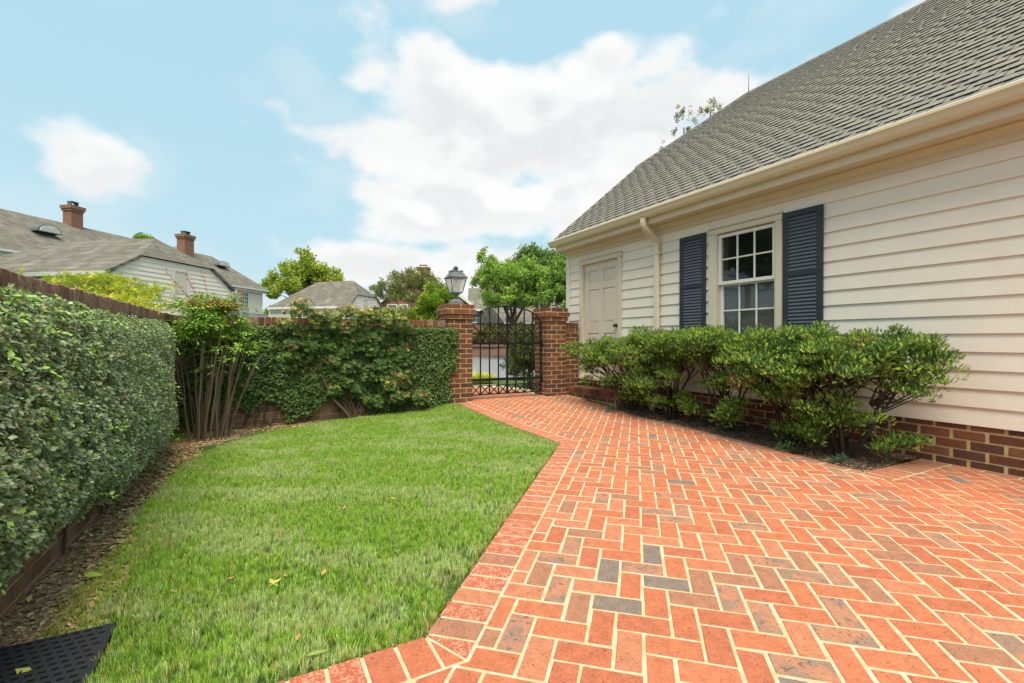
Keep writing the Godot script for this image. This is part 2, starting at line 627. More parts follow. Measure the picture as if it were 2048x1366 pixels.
# ---------- sky: blue air with broken cumulus all round
func sky_image() -> Image:
	var w := 2560
	var h := 1280
	var im := Image.create(w, h, false, Image.FORMAT_RGBF)
	var f1 := FastNoiseLite.new()
	f1.seed = 11
	f1.frequency = 1.0
	f1.fractal_octaves = 6
	f1.fractal_gain = 0.52
	var f2 := FastNoiseLite.new()
	f2.seed = 23
	f2.frequency = 1.6
	f2.fractal_octaves = 4
	im.fill(Color(0.3, 0.32, 0.24))
	# cloud masses: azimuth (degrees clockwise from -Z), height, half width, half height, weight
	var mass := [
		[26.0, 24.5, 19.0, 6.0, 1.15], [41.0, 22.5, 12.0, 7.0, 1.1], [20.0, 16.0, 12.0, 4.5, 0.85], [34.0, 16.0, 17.0, 5.0, 0.9], [48.0, 17.0, 8.0, 6.5, 0.9], [37.0, 30.0, 6.0, 3.0, 0.9],
		[-14.5, 15.6, 4.7, 3.4, 0.92], [-21.5, 16.5, 1.6, 1.8, 0.7], [26.0, 9.0, 9.0, 3.6, 1.0], [14.0, 8.0, 15.0, 3.0, 0.95], [36.0, 8.0, 10.0, 4.5, 0.95], [4.0, 6.0, 10.0, 2.2, 0.7], [6.0, 34.0, 9.0, 3.0, 0.46], [24.0, 36.5, 10.0, 2.4, 0.45],
		[52.0, 33.0, 3.5, 1.8, 0.5], [12.0, 23.5, 3.0, 2.0, 0.55],
		[75.0, 22.0, 16.0, 9.0, 1.0], [96.0, 12.0, 12.0, 4.0, 0.9], [118.0, 26.0, 20.0, 8.0, 1.1], [150.0, 14.0, 14.0, 5.0, 0.9], [172.0, 30.0, 16.0, 8.0, 1.0], [205.0, 18.0, 18.0, 7.0, 1.1], [232.0, 32.0, 14.0, 6.0, 0.8], [250.0, 14.0, 16.0, 5.0, 1.0], [280.0, 24.0, 18.0, 8.0, 1.0], [306.0, 30.0, 12.0, 5.0, 0.8], [318.0, 12.0, 12.0, 4.0, 0.9],
		[60.0, 55.0, 30.0, 10.0, 0.9], [150.0, 55.0, 34.0, 11.0, 1.0], [240.0, 58.0, 30.0, 10.0, 0.9], [325.0, 54.0, 26.0, 8.0, 0.7],
	]
	var ks := PackedFloat32Array()
	ks.resize(w)
	for y in h / 2:
		var el := PI * 0.5 - PI * (y + 0.5) / h
		var eld := rad_to_deg(el)
		var se := sin(el)
		var ce := cos(el)
		var air := Color(0.53, 0.77, 0.87).lerp(Color(0.455, 0.715, 0.85), smoothstep(4.0, 32.0, eld))
		air = air.lerp(Color(0.64, 0.82, 0.86), smoothstep(11.0, 1.0, eld))
		ks.fill(-0.52)
		for m in mass:
			var de: float = (eld - m[1]) / m[3]
			if de < 0.0:
				de *= 0.75
			if de * de > 4.8:
				continue
			var reach := int(minf(2.2 * m[2], 179.0) / 360.0 * w)
			var xc := int(m[0] / 360.0 * w)
			for i in range(-reach, reach):
				var da: float = i * 360.0 / w / m[2]
				var r := da * da + de * de
				if r < 4.8:
					var xi := posmod(xc + i, w)
					ks[xi] = maxf(ks[xi], -0.52 + m[4] * 0.95 * exp(-r * 0.62))
		for x in w:
			var az := TAU * (x + 0.5) / w
			var p := Vector3(sin(az) * ce * 3.2, se * 5.2, -cos(az) * ce * 3.2)
			var k := ks[x]
			var nz := f1.get_noise_3dv(p)
			var n2 := f2.get_noise_3dv(p * 0.7)
			var cov := smoothstep(-0.1, 0.17, k + nz * 0.6)
			cov = maxf(cov, 0.2 * smoothstep(0.0, 0.5, n2))
			var g := cov * 0.97
			if g > 0.01:
				var above := f1.get_noise_3dv(p + Vector3(0.06, 0.2, 0.0))
				var shade := 1.0 - 0.12 * smoothstep(-0.1, 0.3, above - nz + 0.12) * smoothstep(0.0, 0.35, k + nz * 0.5) - 0.05 * smoothstep(-0.2, 0.4, n2)
				im.set_pixel(x, y, air.lerp(Color(0.975 * shade, 0.975 * shade, 0.965 * (0.12 + 0.88 * shade)), g))
			else:
				im.set_pixel(x, y, air)
	return im

func _ready() -> void:
	rng.seed = 20240521
	fn.seed = 5
	fn.frequency = 1.0
	fn.fractal_octaves = 3
	var cam := Camera3D.new()
	cam.name = "camera"
	cam.position = EYE
	cam.rotation_degrees = Vector3(-0.24, -YAW, 0)
	cam.fov = 71.73
	cam.near = 0.05
	cam.far = 1500.0
	add_child(cam)
	cam.current = true
	var sky_mat := PanoramaSkyMaterial.new()
	sky_mat.panorama = ImageTexture.create_from_image(sky_image())
	var sky := Sky.new()
	sky.sky_material = sky_mat
	var env := Environment.new()
	env.background_mode = Environment.BG_SKY
	env.sky = sky
	env.background_energy_multiplier = 0.252
	env.tonemap_mode = Environment.TONE_MAPPER_LINEAR
	env.tonemap_exposure = 4.05
	env.sdfgi_enabled = true
	env.ssao_enabled = true
	env.ssil_enabled = true
	var we := WorldEnvironment.new()
	we.name = "surroundings"
	we.environment = env
	add_child(we)
	var sun := DirectionalLight3D.new()
	sun.name = "sun"
	sun.light_color = Color(1.0, 0.95, 0.855)
	sun.light_energy = 0.5
	sun.light_angular_distance = 45.0
	sun.shadow_enabled = true
	sun.rotation_degrees = Vector3(-67, -26, 0)
	add_child(sun)
	make_textures()
	make_materials()
	print("textures done")
	grounds()
	paving()
	print("paving done")
	house()
	print("house done")
	walls()
	gate()
	lamp()
	print("walls done")
	beyond()
	print("beyond done")
	planting()
	print("planting done")
	lawn_and_litter()
	print("all done")

# survey axes: metres to the right, ahead (along the view from the path), height
func bg(right: float, ahead: float, y := 0.0) -> Vector3:
	var a := deg_to_rad(YAW)
	return Vector3(ahead * sin(a) + right * cos(a), y, -ahead * cos(a) + right * sin(a))

# ---------- ground
func rise(z: float) -> float:          # the paving climbs a little towards the gate
	return 0.06 * smoothstep(-5.0, -7.3, z)

func path_dist(p: Vector2) -> float:   # how far a point of the lawn lies from the paving's edge
	var d := 9.0
	for e in [[Vector2(-1.2, -1.62), Vector2(0.506, -1.65)], [Vector2(0.506, -1.65), Vector2(2.70, -4.09)], [Vector2(2.70, -4.09), Vector2(2.69, -7.2)]]:
		d = minf(d, p.distance_to(Geometry2D.get_closest_point_to_segment(p, e[0], e[1])))
	return d

func lawn_y(x: float, z: float) -> float:
	var y := clampf(-0.135 + (x + 0.8) * 0.028, -0.15, -0.04)
	y = lerpf(-0.03 + rise(z), y, smoothstep(0.0, 0.55, path_dist(Vector2(x, z))))
	return y + 0.008 * fn.get_noise_2d(x * 2.0, z * 2.0)

func sheet(x0: float, x1: float, z0: float, z1: float, nx: int, nz: int, fun: Callable) -> ArrayMesh:
	var b := B.new()
	var p := []
	var q := []
	for j in nz + 1:
		for i in nx + 1:
			var x := lerpf(x0, x1, float(i) / nx)
			var z := lerpf(z0, z1, float(j) / nz)
			p.append(Vector3(x, fun.call(x, z), z))
			q.append(Vector3(fun.call(x - 0.02, z) - fun.call(x + 0.02, z), 0.04, fun.call(x, z - 0.02) - fun.call(x, z + 0.02)).normalized())
	for j in nz:
		for i in nx:
			var k := j * (nx + 1) + i
			var l := k + nx + 1
			b.stri(p[k], p[k + 1], p[l + 1], q[k], q[k + 1], q[l + 1])
			b.stri(p[k], p[l + 1], p[l], q[k], q[l + 1], q[l])
	return b.mesh()

func grounds() -> void:
	# open ground reaching the horizon, with the courtyard cut out of it
	var b := B.new()
	var far := 600.0
	for r in [[-far, -far, far, -7.45], [-far, -7.45, -1.3, far], [5.3, -7.45, far, far], [-1.3, 4.0, 5.3, far]]:
		b.quad(Vector3(r[0], 0.0, r[1]), Vector3(r[2], 0.0, r[1]), Vector3(r[2], 0.0, r[3]), Vector3(r[0], 0.0, r[3]), Vector3.UP)
	b.slab(Vector3(-1.3, -0.4, -7.45), Vector3(5.3, -0.3, 4.0))
	structure("ground", b.mesh(), MT.turf)
	structure("lawn_soil", sheet(-1.05, 2.75, -7.3, -1.3, 60, 90, lawn_y), MT.turf)
	structure("planting_bed", sheet(4.22, 5.24, -6.6, -2.056, 30, 120, func(x, z): return bed_y(x, z)), MT.soil)
	# drive and the strip of paving beyond the gate
	var d := B.new()
	var c1 := bg(-3.6, 12.4, 0.03)
	d.quad(bg(-9.0, 14.4, 0.035), bg(0.6, 12.2, 0.035), bg(4.0, 38.0, 0.035), bg(-16.0, 34.0, 0.035), Vector3.UP)
	structure("drive", d.mesh(), MT.asphalt)

func bed_y(x: float, z: float) -> float:
	return -0.022 + rise(z) + 0.03 * smoothstep(4.5, 5.0, x) + 0.014 * fn.get_noise_2d(x * 7.0, z * 7.0)

# ---------- herringbone paving
func paving() -> void:
	var top := structure("brick_paving", null, null)
	var a := Vector2(sin(deg_to_rad(42.4)), -cos(deg_to_rad(42.4)))   # along the path (x, z)
	var r := Vector2(-a.y, a.x)                                        # across it, to the right
	var c2 := Vector2(0.506, -1.65)
	var edge := [Vector2(-1.1, -1.63), c2, Vector2(2.70, -4.09), Vector2(2.695, -7.0)]
	var bw := 0.197
	# inner line of the left border, mitred
	var inner := []
	for k in edge.size():
		var n0: Vector2 = edge[maxi(k, 1)] - edge[maxi(k, 1) - 1]
		var n1: Vector2 = edge[mini(k + 1, 3)] - edge[mini(k + 1, 3) - 1]
		var p0 := -n0.normalized().orthogonal()
		var p1 := -n1.normalized().orthogonal()
		var m := (p0 + p1).normalized()
		inner.append(edge[k] + m * bw / m.dot(p0))
	var list := []
	var joint := 0.0098
	var th := 0.075
	# border of bricks laid across the edge
	for k in 3:
		var p: Vector2 = edge[k]
		var q: Vector2 = edge[k + 1]
		var u := (q - p).normalized()
		var nn := -u.orthogonal()
		var lim := PackedVector2Array([p, q, inner[k + 1], inner[k]])
		var cells := int(p.distance_to(q) / 0.113) + 3
		var s0 := 0.012 if k != 0 else 0.03
		for i in range(-2, cells):
			var s := i * 0.113 + s0
			var poly := PackedVector2Array([p + u * s, p + u * (s + 0.113), p + u * (s + 0.113) + nn * bw, p + u * s + nn * bw])
			brick_poly(list, poly, lim, joint, th, worn(list.size()), 0.0)
	# bed edging: a single row laid along the bed, then a band laid across, then a row along the house
	var bed := [Vector2(4.74, -5.75), Vector2(4.66, -5.2), Vector2(4.575, -4.70), Vector2(4.53, -3.95), Vector2(4.43, -3.2), Vector2(4.35, -2.65), Vector2(4.30, -2.25), Vector2(4.285, -2.03)]
	var cur := Curve2D.new()
	for p in bed:
		cur.add_point(p)
	var len := cur.get_baked_length()
	var bed_in := []
	var s := 0.0
	while s < len:
		var p := cur.sample_baked(s)
		var q := cur.sample_baked(minf(s + 0.214, len))
		if p.distance_to(q) > 0.05:
			var nn := (q - p).normalized().orthogonal()
			if nn.x > 0:
				nn = -nn
			brick_poly(list, PackedVector2Array([p, q, q + nn * 0.112, p + nn * 0.112]), PackedVector2Array(), joint, th, MT.paver_brown if rng.randf() < 0.55 else pick_paver(), 0.0)
			bed_in.append(p + nn * 0.112)
		s += 0.214
	bed_in.append(Vector2(4.165, -2.03))
	# band between the bed's end and the house
	var y0 := -2.05
	for i in 9:
		var x := 4.29 + i * 0.1
		brick_poly(list, PackedVector2Array([Vector2(x, y0), Vector2(x + 0.1, y0 - 0.004), Vector2(x + 0.1, y0 + 0.224), Vector2(x, y0 + 0.224)]), PackedVector2Array(), joint, th, MT.paver_brown if rng.randf() < 0.75 else MT.paver[3], 0.0)
	brick_poly(list, PackedVector2Array([Vector2(4.167, -2.03), Vector2(4.285, -2.045), Vector2(4.285, -1.826), Vector2(4.2, -1.826)]), PackedVector2Array(), joint, th, MT.paver_brown, 0.0)
	var z := -1.826
	while z < 3.8:
		brick_poly(list, PackedVector2Array([Vector2(5.1, z), Vector2(5.2, z), Vector2(5.2, z + 0.214), Vector2(5.1, z + 0.214)]), PackedVector2Array(), joint, th, MT.paver_brown if rng.randf() < 0.5 else pick_paver(), 0.0)
		z += 0.214
	# field
	var field := PackedVector2Array()
	field.append(Vector2(5.098, 3.8))
	field.append(Vector2(5.098, -1.826))
	field.append(Vector2(4.2, -1.826))
	for k in range(bed_in.size() - 1, -1, -1):
		field.append(bed_in[k])
	field.append(Vector2(4.735, -5.78))
	field.append(Vector2(4.84, -7.1))
	field.append(Vector2(4.84, -7.14))
	field.append(Vector2(4.41, -7.14))
	field.append(Vector2(4.41, -9.6))
	field.append(Vector2(2.9, -9.6))
	field.append(Vector2(2.895, -7.0))
	for k in range(2, -1, -1):
		field.append(inner[k])
	field.append(Vector2(-1.1, 3.8))
	var bo := c2 + r * 1.165 + a * 0.5505
	var ua := 0.1115
	var ub := 0.0997
	for i in range(-50, 68):
		for j in range(-46, 66):
			var t := posmod(i + j, 4)
			if t == 1 or t == 3:
				continue
			var w := 2 if t == 0 else 1
			var h := 1 if t == 0 else 2
			var o := bo + r * ub * i + a * ua * j
			var mid := o + r * ub * w * 0.5 + a * ua * h * 0.5
			if mid.x < -1.3 or mid.x > 5.3 or mid.y < -9.8 or mid.y > 4.0:
				continue
			brick_poly(list, PackedVector2Array([o, o + r * ub * w, o + r * ub * w + a * ua * h, o + a * ua * h]), field, joint, th, pick_paver(), 0.0)
	lay(top, "brick", list)
	# bedding and joints
	var all := PackedVector2Array()
	for p in edge.slice(0, 4):
		all.append(p)
	all[2] += Vector2(0.02, 0.0)
	var mb := B.new()
	var bedpoly := PackedVector2Array([Vector2(-1.1, 3.8), Vector2(-1.1, -1.615), Vector2(0.51, -1.635), Vector2(2.712, -4.085), Vector2(2.71, -7.0), Vector2(2.9, -7.05), Vector2(2.9, -9.6), Vector2(4.6, -9.6), Vector2(4.9, -7.0), Vector2(4.73, -5.75)])
	for p in bed.slice(1):
		bedpoly.append(p - Vector2(0.004, 0))
	bedpoly.append(Vector2(5.22, -2.045))
	bedpoly.append(Vector2(5.22, 3.8))
	# joints follow the slight climb towards the gate: cut into strips
	var zs := [4.0, -4.4, -5.0, -5.3, -5.6, -5.9, -6.2, -6.5, -6.8, -7.1, -7.4, -10.0]
	for k in zs.size() - 1:
		var strip := PackedVector2Array([Vector2(-2, zs[k + 1]), Vector2(6, zs[k + 1]), Vector2(6, zs[k]), Vector2(-2, zs[k])])
		for poly in Geometry2D.intersect_polygons(bedpoly, strip):
			var ix := Geometry2D.triangulate_polygon(poly)
			for q in range(0, ix.size(), 3):
				var v := []
				for e in 3:
					var pp := poly[ix[q + e]]
					v.append(Vector3(pp.x, rise(pp.y) - 0.0022, pp.y))
				mb.tri(v[0], v[1], v[2], Vector3.UP)
	part(top, "mortar", mb.mesh(), MT.mortar)

func pick_paver() -> Material:
	var k := rng.randf()
	if k < 0.77:
		return MT.paver[rng.randi() % 5]
	if k < 0.89:
		return MT.paver_brown
	if k < 0.988:
		return MT.paver_flash
	return MT.paver_grey

func worn(i: int) -> Material:
	var k := rng.randf()
	if k < 0.5:
		return MT.paver_salt
	return pick_paver()

# a brick with the outline poly (x, z), cut off at the limits of the bed it lies in
func brick_poly(list: Array, poly: PackedVector2Array, limit: PackedVector2Array, joint: float, th: float, m: Material, y: float) -> void:
	var cut: Array = [poly]
	var full := true
	if limit.is_empty():
		limit = PackedVector2Array([Vector2(-20, -20), Vector2(20, -20), Vector2(20, 20), Vector2(-20, 20)])
	if limit.size():
		cut = Geometry2D.intersect_polygons(poly, limit)
		full = cut.size() == 1 and absf(area_of(cut[0]) - area_of(poly)) < 1e-5
	for c in cut:
		for e in Geometry2D.offset_polygon(c, -joint * 0.5, Geometry2D.JOIN_MITER):
			if area_of(e) < 0.0009 or e.size() < 3 or Geometry2D.triangulate_polygon(e).is_empty():
				continue
			var mid := Vector2.ZERO
			for p in e:
				mid += p / e.size()
			var g := rise(mid.y)
			var slope := (rise(mid.y - 0.05) - rise(mid.y + 0.05)) / 0.1
			var sx := rng.randf_range(-0.006, 0.006)
			var sz := rng.randf_range(-0.006, 0.006)
			var tip := Basis(Vector3(0, 0, 1), sx) * Basis(Vector3(1, 0, 0), atan(slope) + sz)
			if full and e.size() == 4:
				var u := (e[1] - e[0])
				var w := (e[2] - e[1])
				var ang := Basis(Vector3.UP, -atan2(u.y, u.x))
				var sz3 := Vector3(u.length(), th, w.length())
				list.append([Transform3D(tip * ang, Vector3(mid.x, g - th * 0.5 + rng.randf_range(-0.0012, 0.0012), mid.y)), sz3.snapped(Vector3.ONE * 0.001), m, null])
			else:
				var loc := PackedVector2Array()
				for p in e:
					loc.append(p - mid)
				var b := B.new()
				b.prism(loc, -th * 0.5, th * 0.5, 0.004)
				list.append([Transform3D(tip, Vector3(mid.x, g - th * 0.5, mid.y)), Vector3(0.15, th, 0.1), m, b.mesh()])

func area_of(p: PackedVector2Array) -> float:
	var s := 0.0
	for k in p.size():
		s += p[k].cross(p[(k + 1) % p.size()])
	return absf(s) * 0.5

# ---------- the clapboard outbuilding
func house() -> void:
	var h := thing("outbuilding", "cream clapboard outbuilding with grey shingle roof and black shutters", "building", Vector3(WALL_X, 0, -3.0))
	var x := WALL_X
	var z0 := -7.606
	var z1 := 4.0
	var wx := [-4.19, -3.40, 1.13, 2.42]        # window opening: z from, to, y from, to
	# walls behind the boards, with the window opening left free
	var b := B.new()
	b.slab(Vector3(x + 0.03, -0.25, z0 + 0.05), Vector3(x + 0.2, 2.95, wx[0]))
	b.slab(Vector3(x + 0.03, -0.25, wx[1]), Vector3(x + 0.2, 2.95, z1))
	b.slab(Vector3(x + 0.03, -0.25, wx[0]), Vector3(x + 0.2, wx[2], wx[1]))
	b.slab(Vector3(x + 0.03, wx[3], wx[0]), Vector3(x + 0.2, 2.95, wx[1]))
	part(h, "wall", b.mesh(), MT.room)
	b = B.new()
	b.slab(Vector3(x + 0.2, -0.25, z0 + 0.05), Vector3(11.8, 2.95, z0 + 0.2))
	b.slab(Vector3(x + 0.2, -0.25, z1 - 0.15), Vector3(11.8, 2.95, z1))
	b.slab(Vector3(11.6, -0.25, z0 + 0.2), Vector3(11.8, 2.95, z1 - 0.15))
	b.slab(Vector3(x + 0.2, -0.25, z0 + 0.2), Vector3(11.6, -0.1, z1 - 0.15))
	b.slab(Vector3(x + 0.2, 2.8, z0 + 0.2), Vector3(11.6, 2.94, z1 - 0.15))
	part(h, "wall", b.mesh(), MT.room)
	gable_wall(h, z0)
	# clapboards
	var gaps := [[-7.18, -6.02, 0.30, 2.515], [-4.315, -3.305, 1.02, 2.515]]
	for k in 15:
		var yb := 0.351 + 0.1524 * k
		var yt := minf(yb + 0.17, 2.66)
		var runs := [[z0 + 0.09, z1]]
		for g in gaps:
			if yt > g[2] + 0.01 and yb < g[3] - 0.02:
				var nr := []
				for q in runs:
					if g[0] > q[0] and g[1] < q[1]:
						nr.append([q[0], g[0]])
						nr.append([g[1], q[1]])
						if yt > g[3] + 0.012:
							var over := B.new()
							over.extrude(PackedVector2Array([Vector2(-0.004, g[3] + 0.001), Vector2(-0.014, g[3] + 0.001), Vector2(-0.004, yt), Vector2(0.012, yt), Vector2(0.012, g[3] + 0.001)]), Transform3D(Basis(), Vector3(x, 0, 0)), g[0] + 0.0006, g[1] - 0.0006)
							part(h, "clapboard", over.mesh(), MT.siding)
					else:
						nr.append(q)
				runs = nr
		for q in runs:
			var ends := [q[0]]
			if q[1] - q[0] > 5.0:
				ends.append(q[0] + 2.2 + fmod(k * 1.37, 1.9))
			ends.append(q[1])
			for e in ends.size() - 1:
				var m := B.new()
				var prof := PackedVector2Array([Vector2(-0.004, yb), Vector2(-0.0215, yb + 0.0015), Vector2(-0.022, yb + 0.004), Vector2(-0.004, yt), Vector2(0.012, yt), Vector2(0.012, yb)])
				m.extrude(prof, Transform3D(Basis(), Vector3(x, 0, 0)), ends[e] + 0.0006, ends[e + 1] - 0.0006)
				part(h, "clapboard", m.mesh(), MT.siding)
	b = B.new()
	b.slab(Vector3(x - 0.026, 0.335, z0 - 0.03), Vector3(x + 0.03, 2.62, z0 + 0.088))
	part(h, "corner_board", b.mesh(), MT.siding)
	b = B.new()
	b.slab(Vector3(x - 0.028, 2.615, z0 - 0.03), Vector3(x + 0.03, 2.745, z1))
	part(h, "frieze_board", b.mesh(), MT.trim)
	b = B.new()
	b.extrude(PackedVector2Array([Vector2(-0.03, 2.742), Vector2(-0.085, 2.742), Vector2(-0.083, 2.728), Vector2(-0.062, 2.718), Vector2(-0.05, 2.7), Vector2(-0.046, 2.682), Vector2(-0.03, 2.675)]), Transform3D(Basis(), Vector3(x, 0, 0)), z0 - 0.03, z1)
	part(h, "bed_moulding", b.mesh(), MT.trim)
	eaves(h, z0, z1)
	roof(h, z0 - 0.14, z1)
	foundation(h, z0, z1)
	house_door(h)
	house_window(h, wx)
	for sz in [[-4.784, -4.352], [-3.292, -2.868]]:
		shutter(h, sz[0], sz[1])
	# lightning rod on the ridge
	b = B.new()
	b.tube([Vector3(8.46, 5.92, -6.1), Vector3(8.46, 6.3, -6.1)], [0.008, 0.003], 6)
	part(h, "lightning_rod", b.mesh(), MT.iron)

func gable_wall(h: Node3D, z0: float) -> void:
	var b := B.new()
	b.extrude(PackedVector2Array([Vector2(5.24, 2.9), Vector2(11.75, 2.9), Vector2(9.9, 4.6), Vector2(7.1, 4.6)]), Transform3D(), z0 + 0.05, z0 + 0.2)
	b.slab(Vector3(5.2, -0.2, z0 - 0.02), Vector3(11.8, 2.95, z0 + 0.045))
	part(h, "gable", b.mesh(), MT.siding)

func eaves(h: Node3D, z0: float, z1: float) -> void:
	var x := WALL_X
	var b := B.new()
	b.slab(Vector3(4.962, 2.745, z0 - 0.03), Vector3(x + 0.1, 2.763, z1))
	part(h, "soffit", b.mesh(), MT.trim)
	b = B.new()
	b.slab(Vector3(4.938, 2.738, z0 - 0.034), Vector3(4.96, 2.925, z1))
	part(h, "fascia", b.mesh(), MT.trim)
	b = B.new()
	# boxed end of the eave
	b.extrude(PackedVector2Array([Vector2(4.962, 2.765), Vector2(5.3, 2.765), Vector2(5.3, 3.16), Vector2(4.962, 2.9)]), Transform3D(), z0 - 0.032, z0 - 0.012)
	part(h, "eave_return", b.mesh(), MT.trim)
	# ogee gutter
	var g := PackedVector2Array([Vector2(4.936, 2.93), Vector2(4.936, 2.826), Vector2(4.872, 2.826), Vector2(4.862, 2.838), Vector2(4.852, 2.842), Vector2(4.842, 2.856), Vector2(4.836, 2.878), Vector2(4.824, 2.896), Vector2(4.812, 2.906), Vector2(4.812, 2.93), Vector2(4.818, 2.936), Vector2(4.828, 2.936),
		Vector2(4.828, 2.93), Vector2(4.818, 2.926), Vector2(4.818, 2.91), Vector2(4.83, 2.9), Vector2(4.842, 2.88), Vector2(4.848, 2.858), Vector2(4.856, 2.847), Vector2(4.876, 2.832), Vector2(4.931, 2.832), Vector2(4.931, 2.93)])
	b = B.new()
	b.extrude(g, Transform3D(), z0 - 0.12, z1)
	b.extrude(PackedVector2Array([Vector2(4.931, 2.928), Vector2(4.931, 2.83), Vector2(4.873, 2.83), Vector2(4.84, 2.868), Vector2(4.816, 2.906), Vector2(4.816, 2.928)]), Transform3D(), z0 - 0.117, z0 - 0.112)
	part(h, "gutter", b.mesh(), MT.gutter)
	# downspout: oblong pipe with two bends, then straight down the wall
	var zc := -5.2
	var ds := part(h, "downspout", pipe_mesh([Vector3(4.875, 2.83, zc), Vector3(4.875, 2.76, zc), Vector3(4.885, 2.72, zc), Vector3(4.91, 2.685, zc), Vector3(5.06, 2.575, zc), Vector3(5.105, 2.54, zc), Vector3(5.135, 2.50, zc), Vector3(5.142, 2.45, zc), Vector3(5.142, 0.16, zc), Vector3(5.12, 0.1, zc), Vector3(5.03, 0.05, zc)], 0.085, 0.06), MT.gutter)
	for y in [2.33, 1.1]:
		b = B.new()
		b.slab(Vector3(5.105, y, zc - 0.052), Vector3(5.19, y + 0.025, zc + 0.052))
		part(ds, "strap", b.mesh(), MT.gutter)
	for k in 5:
		b = B.new()
		var f := k / 4.0
		var p := Vector3(4.93, 2.67, zc).lerp(Vector3(5.04, 2.59, zc), f)
		b.box(Transform3D(Basis(Vector3(0, 0, 1), -0.63), p), Vector3(0.008, 0.068, 0.092))
		part(ds, "crimp", b.mesh(), MT.gutter)

func pipe_mesh(pts: Array, wz: float, d: float) -> ArrayMesh:
	var b := B.new()
	var prev := []
	for i in pts.size():
		var t: Vector3 = (pts[mini(i + 1, pts.size() - 1)] - pts[maxi(i - 1, 0)]).normalized()
		var o := Vector3(0, 0, 1).cross(t).normalized()
		var ring := []
		var c := 0.012
		for q in [[-1, -1, 0], [-1, -1, 1], [-1, 1, 1], [-1, 1, 0], [1, 1, 0], [1, 1, 1], [1, -1, 1], [1, -1, 0]]:
			var e := Vector2(q[0] * d * 0.5, q[1] * wz * 0.5)
			if q[2] == 0:
				e.y -= q[1] * 0.0
				e.x -= q[0] * c
			else:
				e.y -= q[1] * c
			ring.append(pts[i] + o * e.x + Vector3(0, 0, e.y))
		if i > 0:
			for k in 8:
				var m := (k + 1) % 8
				b.quad(prev[k], prev[m], ring[m], ring[k], (ring[k] + ring[m]) * 0.5 - pts[i])
		prev = ring
	return b.mesh()

